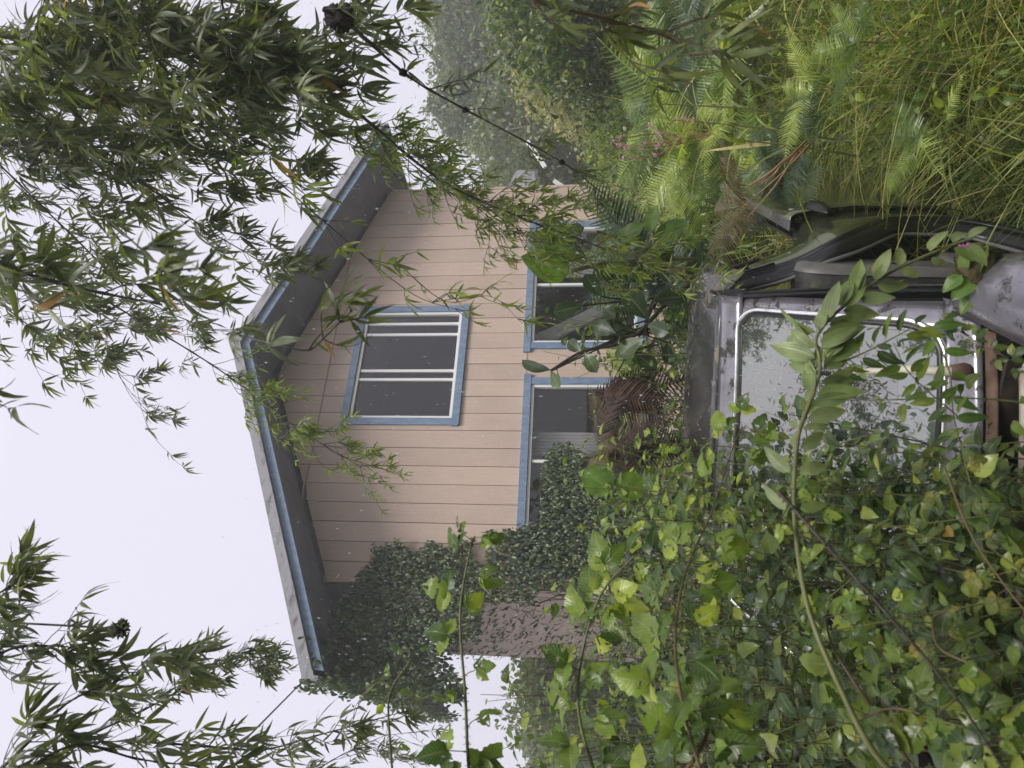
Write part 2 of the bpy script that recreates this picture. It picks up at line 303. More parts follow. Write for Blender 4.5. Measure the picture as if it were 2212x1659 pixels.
# truck paint: faded grey-violet clear coat with black lichen specks
def paintmat(name, base, base2, speck, thr, rough=.22, metal=.55, sc=9.0):
    m, t = newmat(name); out = N(t, 'ShaderNodeOutputMaterial'); p = N(t, 'ShaderNodeBsdfPrincipled'); p.inputs['Metallic'].default_value = metal; p.inputs['Coat Weight'].default_value = .25; p.inputs['Coat Roughness'].default_value = .08
    c = N(t, 'ShaderNodeTexCoord')
    n0 = N(t, 'ShaderNodeTexNoise'); n0.inputs['Scale'].default_value = 4; n0.inputs['Detail'].default_value = 11; n0.inputs['Roughness'].default_value = .65; t.links.new(c.outputs['Object'], n0.inputs[0])
    r0 = N(t, 'ShaderNodeValToRGB'); r0.color_ramp.elements[0].position = .35; r0.color_ramp.elements[1].position = .65
    r0.color_ramp.elements[0].color = (*base, 1); r0.color_ramp.elements[1].color = (*base2, 1); t.links.new(n0.outputs[0], r0.inputs[0])
    n1 = N(t, 'ShaderNodeTexNoise'); n1.inputs['Scale'].default_value = sc; n1.inputs['Detail'].default_value = 12; n1.inputs['Roughness'].default_value = .78; t.links.new(c.outputs['Object'], n1.inputs[0])
    mk = N(t, 'ShaderNodeMapRange'); mk.inputs[1].default_value = thr; mk.inputs[2].default_value = thr+.03; t.links.new(n1.outputs[0], mk.inputs[0])
    mx = N(t, 'ShaderNodeMixRGB'); mx.inputs[2].default_value = (*speck, 1); t.links.new(mk.outputs[0], mx.inputs[0]); t.links.new(r0.outputs[0], mx.inputs[1]); t.links.new(mx.outputs[0], p.inputs['Base Color'])
    rr = N(t, 'ShaderNodeMapRange'); rr.inputs[3].default_value = rough; rr.inputs[4].default_value = .8; t.links.new(mk.outputs[0], rr.inputs[0]); t.links.new(rr.outputs[0], p.inputs['Roughness'])
    mt = N(t, 'ShaderNodeMapRange'); mt.inputs[3].default_value = metal; mt.inputs[4].default_value = 0; t.links.new(mk.outputs[0], mt.inputs[0]); t.links.new(mt.outputs[0], p.inputs['Metallic'])
    bp = N(t, 'ShaderNodeBump'); bp.inputs['Strength'].default_value = .3; bp.inputs['Distance'].default_value = .002; t.links.new(mk.outputs[0], bp.inputs['Height']); t.links.new(bp.outputs[0], p.inputs['Normal'])
    t.links.new(p.outputs[0], out.inputs[0]); return m
M['paint'] = paintmat('faded_violet_paint', (.13,.125,.14), (.28,.27,.31), (.025,.025,.02), .55)
M['paint_roof'] = paintmat('lichen_roof_paint', (.05,.05,.055), (.10,.10,.095), (.19,.165,.13), .545, rough=.12, metal=.5, sc=4.5)
M['paint_side'] = paintmat('reflected_green_paint', (.13,.15,.09), (.19,.20,.13), (.03,.035,.02), .60, rough=.13, metal=.75)  # olive base colour stands in for grass reflected in the side panels
M['chrome'] = simple('chrome_trim', (.92,.91,.94), .22, metal=.9, col2=(.55,.52,.52), scale=30, lo=.5, hi=.8)
M['rubberblack'] = simple('wet_black_rubber', (.007,.008,.008), .32, spec=.4)
M['sealgrey'] = simple('grey_seal', (.10,.10,.095), .5)
M['seatgrey'] = simple('grey_vinyl', (.115,.11,.105), .45, col2=(.085,.085,.08), scale=20)
M['seatblack'] = simple('mouldy_black_seat', (.012,.013,.012), .6, col2=(.06,.07,.035), scale=22, detail=12, lo=.55, hi=.72, bump=.5)
M['dash'] = simple('pale_dusty_dash', (.42,.45,.43), .7, col2=(.22,.25,.24), scale=5)
M['interior'] = simple('black_interior', (.02,.02,.02), .6)
M['rust'] = simple('rusty_edge', (.06,.028,.018), .8, col2=(.13,.085,.055), scale=16, detail=10, bump=.6)
M['cream'] = simple('cream_firewall_paint', (.50,.47,.38), .5, col2=(.22,.10,.05), scale=9, detail=10, lo=.58, hi=.7, bump=.3)
M['engine'] = simple('greasy_engine', (.015,.014,.012), .7, col2=(.05,.035,.025), scale=20, bump=.6)
M['whitething'] = simple('white_plastic', (.8,.8,.78), .4, col2=(.6,.6,.55), scale=6)
M['moss'] = simple('brown_moss', (.09,.06,.025), .95, col2=(.04,.045,.015), scale=80, bump=1)
M['drop'] = simple('raindrop', (.85,.87,.92), .05, spec=1.0)

# ------------------------------------------------------------------ leaf templates
class Tpl:
    def __init__(s, V, Fc, uv): 
        s.V = np.array(V, np.float32); s.F = Fc; s.uv = np.array(uv, np.float32); s.mesh = {}
        s.loops = np.array([i for f in Fc for i in f], np.int64); s.lt = np.array([len(f) for f in Fc], np.int64)
    def me(s, mat):
        if mat.name not in s.mesh:
            ls = np.concatenate([[0], np.cumsum(s.lt)[:-1]])
            s.mesh[mat.name] = mesh_np('leaf_' + mat.name, s.V, s.loops, ls, s.lt, mat, s.uv, np.zeros(len(s.V)))
        return s.mesh[mat.name]
def leaf_tpl(width, nu=2, nv=6, prof='lance', fold=.25, droop=.25, wave=.02, serr=0.0, holes=0.0, seed=0, twist=0.0, bend=0.0):
    r = np.random.default_rng(seed); V, uv, Fc = [], [], []
    for j in range(nv+1):
        v = j/nv
        if prof == 'lance': wd = (math.sin(math.pi*min(1, v**.72*.98+.02)))**.85 if 0 < v < 1 else .03
        elif prof == 'ovate': wd = math.sin(math.pi*(v**.7))**.74 if 0 < v < 1 else .03
        elif prof == 'round': wd = math.sin(math.pi*(v**.92))**.5 if 0 < v < 1 else .05
        elif prof == 'obovate': wd = math.sin(math.pi*(v**1.45))**.6 if 0 < v < 1 else .06
        elif prof == 'blade': wd = (1-v)**.6*.95+.05
        else: wd = 1
        for i in range(nu+1):
            u = i/nu*2-1
            sr = 1+serr*((j % 2)*2-1) if abs(u) > .99 else 1
            x = u*wd*width/2*sr; z = abs(u)*wd*width/2*fold - droop*v*v + wave*math.sin(v*9+seed+u*2)*abs(u) + r.normal(0, wave*.3)
            a = twist*v; x, z2 = x*math.cos(a), z + x*math.sin(a)
            V.append((x + bend*v*v, v*(1-droop*.25*v), z2)); uv.append(((u+1)/2, v))
    for j in range(nv):
        for i in range(nu):
            if holes and 0 < j < nv-1 and r.random() < holes: continue
            a = j*(nu+1)+i; Fc.append((a, a+1, a+nu+2, a+nu+1))
    return Tpl(V, Fc, uv)
T_BAM = [leaf_tpl(.15, 2, 6, 'lance', .3, d, .01, seed=i, twist=tw, bend=b) for i, (d, tw, b) in enumerate([(.12,.2,0), (.35,-.4,.1), (.6,.5,-.12), (.2,-.1,.05), (.45,.2,.15)])]
T_BRAM = [leaf_tpl(.72, 4, 10, 'ovate', .2, .2+.1*i, .03, serr=.09, holes=h, seed=i) for i, h in enumerate([0, .06, .16, 0])]
T_THK = [leaf_tpl(.6, 2, 5, 'ovate', .25, .15+.15*i, .03, seed=i+5) for i in range(3)] + [leaf_tpl(.34, 2, 5, 'lance', .25, .3, .02, seed=9)]
T_IVY = [leaf_tpl(.42, 2, 5, 'lance', .3, .3+.2*i, .03, seed=i+15) for i in range(3)]
T_VEL = [leaf_tpl(.38, 4, 9, 'lance', .3, d, .012, seed=i+21) for i, d in enumerate([.1, .3, .45])]
T_RUB = [leaf_tpl(.58, 4, 8, 'obovate', .15, d, .012, seed=i+31) for i, d in enumerate([.05, .2])]
T_BIG = [leaf_tpl(.62, 6, 10, 'ovate', .2, .2, .03, seed=41)]
T_GRS = [leaf_tpl(wd_, 1, 7, 'blade', 0, d, 0, seed=i+51, bend=b, twist=tw) for i, (wd_, d, b, tw) in enumerate([(.012,.15,.1,0), (.02,.5,-.35,.5), (.016,1.1,.6,-.6), (.028,.5,-.5,.9), (.014,1.5,.1,.3), (.022,.9,-.8,-.4)])]
T_WIDE = [leaf_tpl(.05, 2, 10, 'blade', .5, d, 0.002, seed=i+61, bend=b) for i, (d, b) in enumerate([(.5,.1), (.95,-.2)])]
T_WIDE2 = [leaf_tpl(.03, 2, 8, 'blade', .5, d, 0.002, seed=i+91, bend=b) for i, (d, b) in enumerate([(.5,.2), (1.1,-.3), (.8,.5)])]
T_TREE = [leaf_tpl(.5, 1, 3, 'lance', 0, .2, .02, seed=i+71) for i in range(2)]
def join_leaves(name, tpls, Mx, idx, rnd, mat):
    """one mesh of many leaves: Mx (n,4,4), idx template index"""
    Vs, Ls, Ts, Us, Rs, b = [], [], [], [], [], 0
    for k, t in enumerate(tpls):
        s = idx == k; n = int(s.sum())
        if not n: continue
        m = Mx[s]; V = np.einsum('nij,vj->nvi', m[:, :3, :3], t.V) + m[:, None, :3, 3]
        nv = len(t.V); Vs.append(V.reshape(-1, 3)); Ls.append((t.loops[None, :] + (np.arange(n)*nv)[:, None]).ravel() + b)
        Ts.append(np.tile(t.lt, n)); Us.append(np.tile(t.uv, (n, 1))); Rs.append(np.repeat(rnd[s], nv)); b += n*nv
    lt = np.concatenate(Ts); ls = np.concatenate([[0], np.cumsum(lt)[:-1]])
    return mesh_np(name, np.concatenate(Vs), np.concatenate(Ls), ls, lt, mat, np.concatenate(Us), np.concatenate(Rs))
def frames(D, Nn, S):
    """D directions (n,3), Nn normal hints (n,3), S scale (n) -> rotation*scale (n,3,3), columns x,y,z"""
    D = D/np.linalg.norm(D, axis=1)[:, None]; X = np.cross(D, Nn); l = np.linalg.norm(X, axis=1)[:, None]; X = np.where(l > 1e-4, X/np.maximum(l, 1e-4), [1., 0, 0])
    Z = np.cross(X, D); return np.stack([X, D, Z], -1) * S[:, None, None]
class Leaves:
    def __init__(s): s.P, s.D, s.N, s.S, s.I, s.K = [], [], [], [], [], []
    def add(s, p, d, n, size, i): s.P.append(p); s.D.append(d); s.N.append(n); s.S.append(size); s.I.append(i)
    def mats(s, origin):
        P = np.array(s.P); A = frames(np.array(s.D, float), np.array(s.N, float), np.array(s.S, float)); m = np.zeros((len(P), 4, 4)); m[:, :3, :3] = A; m[:, :3, 3] = P - np.asarray(origin); m[:, 3, 3] = 1; return m
    def build(s, root, origin, tpls, mat, k=60, part='leaf', minsz=.012):
        if not s.P: return
        m = s.mats(origin); I = np.array(s.I); P = np.array(s.P); n = len(P)
        v = P - C_; dep = v @ F_; X = 1106 - 1530*(v @ U_)/np.maximum(dep, .05); Y = 829.5 - 1530*(v @ R_)/np.maximum(dep, .05)
        inv = (dep > .2) & (X > -20) & (X < 2230) & (Y > -20) & (Y < 1680); sc = np.where(inv, np.array(s.S)/np.maximum(dep, .2), 0)
        order = np.argsort(-sc); top = [i for i in order[:k] if sc[i] > minsz]; rest = np.ones(n, bool); rest[top] = False
        for i in top:
            o = bpy.data.objects.new(part, tpls[I[i]].me(mat)); o.matrix_basis = Matrix(m[i].tolist()); o.parent = root; COL.objects.link(o)
        if rest.any():
            me = join_leaves('small_leaves', tpls, m[rest], I[rest], rng.random(int(rest.sum())), mat)
            put(bpy.data.objects.new('foliage' if part == 'leaf' else part, me), root, kind='stuff')
def unit(v): v = np.asarray(v, float); return v/(np.linalg.norm(v)+1e-9)
def rvec(n=1, s=1.0): return rng.normal(0, s, 3)
DOWN = np.array([0, 0, -1.]); UP = np.array([0, 0, 1.])

# ------------------------------------------------------------------ terrain
def gz(x, y):
    """height of the ground"""
    x = np.asarray(x, float); y = np.asarray(y, float)
    r = np.clip((x-1.0)/1.6, 0, 1)*np.clip((y+2)/3, 0, 1); l = np.clip((-x-1.6)/2.5, 0, 1)*np.clip(y/4, 0, 1)
    z = .12 + r*(.22+.05*np.clip(y-1, 0, 9)) + l*.35 + .04*np.sin(x*1.7+y) + .03*np.sin(y*2.3)
    far = np.clip((np.hypot(x, y)-22)/120, 0, 1); return z + far*3.0*(x > -400)
def build_ground():
    xs = np.unique(np.concatenate([np.linspace(-8, 10, 73), np.linspace(-700, -8, 24), np.linspace(10, 700, 24)]))
    ys = np.unique(np.concatenate([np.linspace(-4, 16, 81), np.linspace(-300, -4, 12), np.linspace(16, 900, 30)]))
    X, Y = np.meshgrid(xs, ys, indexing='ij'); Z = gz(X, Y); V = np.stack([X, Y, Z], -1).reshape(-1, 3); ny = len(ys)
    i, j = np.meshgrid(np.arange(len(xs)-1), np.arange(ny-1), indexing='ij'); q = np.stack([i*ny+j, (i+1)*ny+j, (i+1)*ny+j+1, i*ny+j+1], -1).reshape(-1)
    me = mesh_np('ground', V, q, np.arange(len(q)//4)*4, np.full(len(q)//4, 4), M['soil'])
    put(bpy.data.objects.new('ground', me), kind='structure')
build_ground()

# haze
hz, t = newmat('haze'); ho = N(t, 'ShaderNodeOutputMaterial'); pv = N(t, 'ShaderNodeVolumePrincipled')
pv.inputs['Color'].default_value = (.93, .93, .98, 1); pv.inputs['Density'].default_value = .0075; pv.inputs['Anisotropy'].default_value = .3
t.links.new(pv.outputs[0], ho.inputs['Volume'])
MB().box(-45, 45, -6, 62, -1.5, 12.5).obj('haze', hz, kind='stuff')

# ------------------------------------------------------------------ house
AL = R(28); HW = (math.cos(AL), math.sin(AL))
house = empty('two_storey_house', (0, 9.0, 0), 'two storey peach house with blue window trim, gable end facing the overgrown truck', 'house', rotz=AL)
PK = (.145, 6.38); SL, SR = .44, .356; EL_, ER_ = -3.62, 3.85
def roofz(s): return PK[1] - (SL*(PK[0]-s) if s < PK[0] else SR*(s-PK[0]))
WL, WR = -2.56, 3.325
UWIN = (-.50, 1.10, 3.69, 5.03)             # rough openings s0,s1,z0,z1 (inside the blue trim)
RWIN = (.60, 2.53, 1.35, 2.74)
LWIN = (-2.35, -.02, 1.35, 2.71)
WINS = [UWIN, RWIN, LWIN]
def subtract(r, holes):
    rects = [r]
    for h in holes:
        out = []
        for (a, b, c, d) in rects:
            x0, x1, z0, z1 = max(a, h[0]), min(b, h[1]), max(c, h[2]), min(d, h[3])
            if x0 >= x1 or z0 >= z1: out.append((a, b, c, d)); continue
            if a < x0: out.append((a, x0, c, d))
            if x1 < b: out.append((x1, b, c, d))
            if c < z0: out.append((x0, x1, c, z0))
            if z1 < d: out.append((x0, x1, z1, d))
        rects = out
    return rects
# backing wall seen in the grooves
mb = MB()
for (a, b, c, d) in subtract((WL, WR, -.2, 5.0), WINS): mb.box(a, b, .012, .12, c, d)
ss = [WL, PK[0], WR]
for a, b in ((WL, PK[0]), (PK[0], WR)):
    za, zb = max(roofz(a)-.26, 5.0), max(roofz(b)-.26, 5.0)
    if za == 5.0 and a == WL:
        a2 = PK[0]-(PK[1]-.26-5.0)/SL; mb.hexa([(a2,.012,4.999),(b,.012,4.999),(b,.12,4.999),(a2,.12,4.999),(a2,.012,5.0),(b,.012,zb),(b,.12,zb),(a2,.12,5.0)])
    else:
        b2 = PK[0]+(PK[1]-.26-5.0)/SR; b2 = min(b2, b); zb = roofz(b2)-.26
        mb.hexa([(a,.012,4.999),(b2,.012,4.999),(b2,.12,4.999),(a,.12,4.999),(a,.012,za),(b2,.012,zb),(b2,.12,zb),(a,.12,za)])
mb.obj('wall', M['groove'], house)
BW = .2375; seams = [-.2, 2.79, 5.43]
def board(a, b, c, d):
    for (x0, x1, z0, z1) in subtract((a, b, c, d), WINS):
        zt0, zt1 = min(z1, roofz(x0)-.25), min(z1, roofz(x1)-.25)
        if max(zt0, zt1) <= z0+.02: continue
        zt0 = max(zt0, z0+.001); zt1 = max(zt1, z0+.001)
        yield (x0, x1, z0, zt0, zt1)
nb = 0
s0 = WL
while s0 < WR-.02:
    s1 = min(s0+BW, WR)
    for q, (c, d) in enumerate([(-.2, 2.786), (2.796, 5.425), (5.437, 7.0)]):
        yy = rng.uniform(-.003, .003) - (.004 if q == 2 else 0)
        for (x0, x1, z0, za, zb) in board(s0+.0045, s1-.0045, c, d):
            B = MB(); nb += 1
            B.hexa([(x0,-.012+yy,z0),(x1,-.012+yy,z0),(x1,.011,z0),(x0,.011,z0),(x0,-.012+yy,za),(x1,-.012+yy,zb),(x1,.011,zb),(x0,.011,za)])
            B.obj('siding_board', M['siding'], house)
    s0 = s1
# joint flashing
MB().box(-2.0, 2.78, -.024, .01, 5.422, 5.434).obj('flashing', M['groove'], house)
MB().box(-.1, .45, -.020, .01, 2.785, 2.797).obj('flashing', M['siding'], house)
# other sides of the house
DEP = 6.0
mb = MB(); mb.box(WR-.12, WR, .0, DEP, -.2, 4.9); mb.box(WL, WL+.12, .0, DEP, -.2, 4.6)
mb.box(WL, WR, DEP-.1, DEP, -.2, 4.6); mb.obj('side_wall', M['siding'], house)
# corner board
MB().box(WR-.02, WR+.018, -.022, .06, -.2, roofz(WR)-.27).obj('corner_board', M['siding'], house)
# roof: two slopes with thickness, overhanging the gable by 0.8
OV = -.8
def slope(sa, sb, name):
    za, zb = roofz(sa), roofz(sb); mb = MB()
    mb.hexa([(sa,OV,za-.10),(sb,OV,zb-.10),(sb,DEP+.5,zb-.10),(sa,DEP+.5,za-.10),(sa,OV,za),(sb,OV,zb),(sb,DEP+.5,zb),(sa,DEP+.5,za)])
    return mb.obj(name, M['roof'], house)
slope(EL_, PK[0], 'roof'); slope(PK[0], ER_, 'roof')
def rake(sa, sb, y0, y1, dz0, dz1, name, mat, n=1):
    mb = MB(); za, zb = roofz(sa), roofz(sb)
    mb.hexa([(sa,y0,za-dz1),(sb,y0,zb-dz1),(sb,y1,zb-dz1),(sa,y1,za-dz1),(sa,y0,za-dz0),(sb,y0,zb-dz0),(sb,y1,zb-dz0),(sa,y1,za-dz0)])
    return mb.obj(name, mat, house)
for sa, sb in ((EL_, -1.9), (-1.895, PK[0]), (PK[0]+.003, 1.15), (1.155, ER_)):
    rake(sa, sb, OV-.035, OV-.003, -.012, .115, 'rake_fascia', M['drip'])
for sa, sb in ((EL_+.05, PK[0]), (PK[0]+.003, ER_-.05)):
    rake(sa, sb, OV+.002, OV+.035, .102, .215, 'rake_trim', M['blue'])
    rake(sa, sb, OV-.045, OV-.036, .098, .112, 'drip_edge', M['vinyl'] if False else M['drip'])
    # soffit panels under the overhang
    L = abs(sb-sa); n = 9
    for i in range(n):
        a = sa+(sb-sa)*i/n+.004; b = sa+(sb-sa)*(i+1)/n-.004
        rake(a, b, OV+.036, -.026, .17, .185, 'soffit_panel', M['soffit'])
# eaves
for (s, sg) in ((EL_, -1), (ER_, 1)):
    z = roofz(s); MB().box(min(s, s+.03*sg), max(s, s+.03*sg), OV-.03, DEP+.5, z-.16, z+.01).obj('eave_fascia', M['drip'], house)
for (a, b) in ((EL_+.02, WL-.003), (WR+.02, ER_-.02)):
    mb = MB(); za, zb = roofz(a)-.13, roofz(b)-.13
    mb.hexa([(a,-.02,za-.02),(b,-.02,zb-.02),(b,DEP,zb-.02),(a,DEP,za-.02),(a,-.02,za),(b,-.02,zb),(b,DEP,zb),(a,DEP,za)]); mb.obj('eave_soffit', M['soffit'], house)
# windows
def window(W, trimw, head_ext, sill, mulls, sash=None):
    s0, s1, z0, z1 = W; w = MB().box(s0-.001, s0+.035, -.02, .05, z0, z1).box(s1-.035, s1+.001, -.02, .05, z0, z1).box(s0+.035, s1-.035, -.02, .05, z1-.04, z1).box(s0+.035, s1-.035, -.02, .05, z0, z0+.04)
    win = w.obj('window', M['vinyl'], house, bevel=.004)
    T = .022; y = -.042
    # blue trim boards
    def tb(a, b, c, d, yy=y, ch=0):
        mb = MB()
        if ch:
            mb.add([(a,yy,c+ch),(a+ch,yy,c),(b-ch,yy,c),(b,yy,c+ch),(b,yy,d),(a,yy,d),(a,-.014,c+ch),(a+ch,-.014,c),(b-ch,-.014,c),(b,-.014,c+ch),(b,-.014,d),(a,-.014,d)],
                   [(0,1,2,3,4,5),(11,10,9,8,7,6),(0,6,7,1),(1,7,8,2),(2,8,9,3),(3,9,10,4),(4,10,11,5),(5,11,6,0)])
        else: mb.box(a, b, yy, -.014, c, d)
        mb.obj('trim_board', M['blue'], win)
    tb(s0-trimw, s0-.002, z0, z1); tb(s1+.002, s1+trimw, z0, z1)
    tb(s0-trimw-head_ext, s1+trimw+head_ext, z1+.002, z1+trimw, y-.006)
    if sill: tb(s0-trimw-head_ext*.4, s1+trimw+head_ext*.4, z0-trimw, z0-.002, y-.006, .02)
    tb(s0-trimw-head_ext*.2, s0-trimw-.001, z1-.0, z1+.001, y) if False else None
    # sash frames and panes
    edges = [s0+.035] + [m for m in mulls] + [s1-.035]
    for i in range(len(edges)-1):
        a, b = edges[i], edges[i+1]; a2 = a+(.02 if i else 0); b2 = b-(.02 if i < len(edges)-2 else 0)
        MB().box(a2, b2, .022, .028, z0+.04, z1-.04).obj('pane', M['pane'], win)
    for m in mulls: MB().box(m-.019, m+.019, .0, .045, z0+.04, z1-.04).obj('mullion', M['vinyl'], win, bevel=.004)
    # dark room behind the panes
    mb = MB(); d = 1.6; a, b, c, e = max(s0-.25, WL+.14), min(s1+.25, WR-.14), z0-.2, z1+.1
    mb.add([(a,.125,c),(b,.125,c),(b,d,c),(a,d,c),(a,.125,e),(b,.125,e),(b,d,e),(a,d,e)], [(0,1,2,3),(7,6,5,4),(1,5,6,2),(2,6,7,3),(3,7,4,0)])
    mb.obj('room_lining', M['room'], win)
    return win
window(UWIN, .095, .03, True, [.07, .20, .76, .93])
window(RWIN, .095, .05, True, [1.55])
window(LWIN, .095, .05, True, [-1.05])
# curtains (drapes with folds)
def curtain(s0, s1, z0, z1, label, y=.24, slant=0.0):
    V = []; n = 40; rows = 8
    e = empty('curtain', (0, 0, 0), label, 'curtain')
    G_ = []
    for j in range(rows+1):
        v = j/rows; row = []
        for i in range(n+1):
            u = i/n; s = s0+(s1-s0)*u*(1-.0*v) + slant*(1-v); yy = y + .025*math.sin(u*46+v*1.5)*(1.2-v*.4)
            x, yv = s, yy
            row.append((HW[0]*x - HW[1]*yv, 9.0 + HW[1]*x + HW[0]*yv, z0+(z1-z0)*v))
        G_.append(row)
    c = G_[0][0]; e.location = c
    G2 = [[(p[0]-c[0], p[1]-c[1], p[2]-c[2]) for p in row] for row in G_]
    MB().grid(G2).obj('drape', M['curtain'], e, smooth=True, solid=.004)
curtain(-.88, -.56, 1.4, 2.69, 'white curtain hanging inside the lower window half grown over by ivy')
curtain(.66, .90, 1.4, 2.70, 'white curtain drawn diagonally aside inside the lower window behind the thick leaved plant', y=.26, slant=.75)
curtain(1.85, 2.3, 1.4, 2.55, 'grey white curtain inside the lower window nearest the house corner and bamboo')

# porch roof beyond the house, with white rails
pr = empty('porch_roof', at(1180, 380, 14) * [1, 1, 0] + [0, 0, 1.2], 'small grey porch roof with white rails beyond the far house corner', 'porch')
po = np.array(pr.location)
def pb(a, b, wx, wz, nm, mat):
    MB().bar(tuple(np.array(a)-po), tuple(np.array(b)-po), wx, wz).obj(nm, mat, pr)
pb(at(1139, 305, 13.5), at(1178, 362, 13.2), .05, .07, 'rail', M['vinyl']); pb(at(1196, 390, 13), at(1226, 410, 13), .05, .07, 'rail', M['vinyl'])
mb = MB(); q = [at(1098, 410, 14.5), at(1122, 368, 14.5), at(1160, 366, 13.6), at(1170, 425, 13.6)]
mb.hexa([*(tuple(p-po) for p in q), *(tuple(p-po+[0, 0, .06]) for p in q)]); mb.obj('roof', M['roof'], pr)
# service cable to the eave corner
a = at(648, 1478, 8.0); b = at(440, 1672, 5.0); c_ = at(200, 1900, 2.6)
pts = spline([a, b-[0, 0, .05], c_], 24); me = tubes_np('service_cable', [(pts, .009)], M['cable'], 5)
put(bpy.data.objects.new('service_cable', me), label='thin dark cable running from the ivy covered eave corner into the sky', cat='cable')

# ------------------------------------------------------------------ pickup truck
PHI = R(20)
truck = empty('pickup_truck', (.21, 1.96, .09), 'abandoned grey violet pickup truck without hood or door, swallowed by weeds', 'pickup truck', rotz=-PHI)
ZO = .09
WB = 1.44
def WS(u, v):
    """windscreen surface, u 0..1 towards world left, v 0 bottom..1 top"""
    L = -(.02 + .10*v) - u*(WB-.04-.20*v); bulge = (.16*(1-v)+.11*v)*4*u*(1-u)
    tt = .02 + .56*v - bulge + .02*math.sin(math.pi*v)*0; z = 1.005 + .445*v + .03*math.sin(math.pi*v)
    return np.array([L, tt, z-ZO])
def rrect(u0, u1, v0, v1, ru, rv, n=7):
    P = []
    for (cu, cv, a0) in ((u1-ru, v1-rv, 0), (u0+ru, v1-rv, 90), (u0+ru, v0+rv, 180), (u1-ru, v0+rv, 270)):
        for k in range(n+1):
            a = R(a0+90*k/n); P.append((cu+ru*math.cos(a), cv+rv*math.sin(a)))
    out = []
    for i in range(len(P)):
        a, b = P[i], P[(i+1) % len(P)]; m = max(1, int(math.hypot(b[0]-a[0], b[1]-a[1])/.04))
        for k in range(m): out.append((a[0]+(b[0]-a[0])*k/m, a[1]+(b[1]-a[1])*k/m))
    return out
_n = np.cross(WS(.5, .4)-WS(.5, .5), WS(.6, .5)-WS(.5, .5)); 
OUT = rrect(.03, .97, .035, .965, .055, .13)
a0_, a1_ = OUT[0], OUT[1]; FLIP = np.cross(WS(*a0_)-WS(.5, .5), WS(*a1_)-WS(.5, .5))[2] < 0
rings = 7; V = [WS(.5, .5)]; Fc = []; n = len(OUT)
for r in range(1, rings+1):
    f = r/rings
    for (u, v) in OUT: V.append(WS(.5+(u-.5)*f, .5+(v-.5)*f))
for i in range(n): Fc.append((0, 1+i, 1+(i+1) % n)[::-1] if FLIP else (0, 1+i, 1+(i+1) % n))
for r in range(rings-1):
    for i in range(n): Fc.append((1+r*n+i, 1+(r+1)*n+i, 1+(r+1)*n+(i+1) % n, 1+r*n+(i+1) % n)[::-1] if FLIP else (1+r*n+i, 1+(r+1)*n+i, 1+(r+1)*n+(i+1) % n, 1+r*n+(i+1) % n))
MB().add(V, Fc).obj('windscreen', M['windscreen'], truck, smooth=True)
def wn(u, v):
    a = WS(u+.01, v)-WS(u-.01, v); b = WS(u, v+.01)-WS(u, v-.01); c = np.cross(a, b); c /= np.linalg.norm(c)
    return c if c[2] > 0 else -c
# chrome trim: flat band following the outline, and black rubber inside
def band(off_in, off_out, lift, seg, mat, name):
    lst = OUT if seg is None else seg; Vb = []; m = len(lst)
    for (u, v) in lst:
        p = WS(u, v); d = WS(.5+(u-.5)*1.05, .5+(v-.5)*1.09)-p
        j = lst.index((u, v)); a = WS(*lst[(j-1) % m]); b = WS(*lst[(j+1) % m]); tng = b-a
        nn = wn(u, v); side = np.cross(tng, nn); side /= np.linalg.norm(side)+1e-9
        if side @ d < 0: side = -side
        for (o_, h) in ((off_in, lift*.3), (off_in+(off_out-off_in)*.3, lift), (off_in+(off_out-off_in)*.7, lift), (off_out, lift*.3)): Vb.append(p+side*o_+nn*h)
    Fb = [(i*4+k, i*4+k+1, ((i+1) % m)*4+k+1, ((i+1) % m)*4+k) for i in range(m) for k in range(3)]
    MB().add(Vb, Fb).obj(name, mat, truck, smooth=True)
band(-.012, .004, .004, None, M['rubberblack'], 'windscreen_gasket')
band(.003, .017, .010, None, M['chrome'], 'chrome_trim')
# painted surround: A pillars, header, cowl
def strip(pts_in, pts_out, name, mat, n=3, solid=.004, bulge=.006):
    Gd = []
    for a, b in zip(pts_in, pts_out):
        a = np.array(a, float); b = np.array(b, float); Gd.append([tuple(a+(b-a)*k/n+np.array([0, 0, bulge*math.sin(math.pi*k/n)])) for k in range(n+1)])
    return MB().grid(Gd).obj(name, mat, truck, smooth=True, solid=solid)
def ws_line(us, vs): return [WS(u, v)-wn(u, v)*.004 for u, v in zip(us, vs)]
nn_ = 18
for sgn in (0, 1):
    vs_ = np.linspace(-.02, 1.06, nn_); ui = .045 if sgn == 0 else .955; uo = -.006 if sgn == 0 else 1.006
    pin = ws_line([ui]*nn_, vs_); pout = [WS(uo, v)+np.array([0, .025, -.012]) for v in vs_]
    strip(pin, pout, 'windscreen_pillar', M['paint'])
us_ = np.linspace(-.02, 1.02, 26)
pin = ws_line(us_, [.95]*26); pout = [WS(u, 1.085)+np.array([0, .02, .012]) for u in us_]
strip(pin, pout, 'windscreen_header', M['paint'], n=4)
# roof with crown
Gd = []
for i in range(27):
    u = -.05+1.10*i/26; row = []
    for j in range(15):
        f = j/14; st = WS(min(max(u, -.03), 1.03), 1.085)+np.array([0, .02, .012])
        L = -.105-.02*f+(-(WB-.24+.0*f))*u; tt = st[1]+(1.10-st[1])*f
        z = st[2] + .062*math.sin(min(f*1.3, 1)*math.pi/2) - .05*max(0, f-.6)**2*4 + .012*math.cos(math.pi*(u-.5)) - .012
        ed = max(0, abs(u-.5)-.45)/.10; z -= .075*ed**1.7
        row.append((L, tt, z))
    Gd.append(row)
MB().grid(Gd).obj('roof', M['paint_roof'], truck, smooth=True, solid=.01)
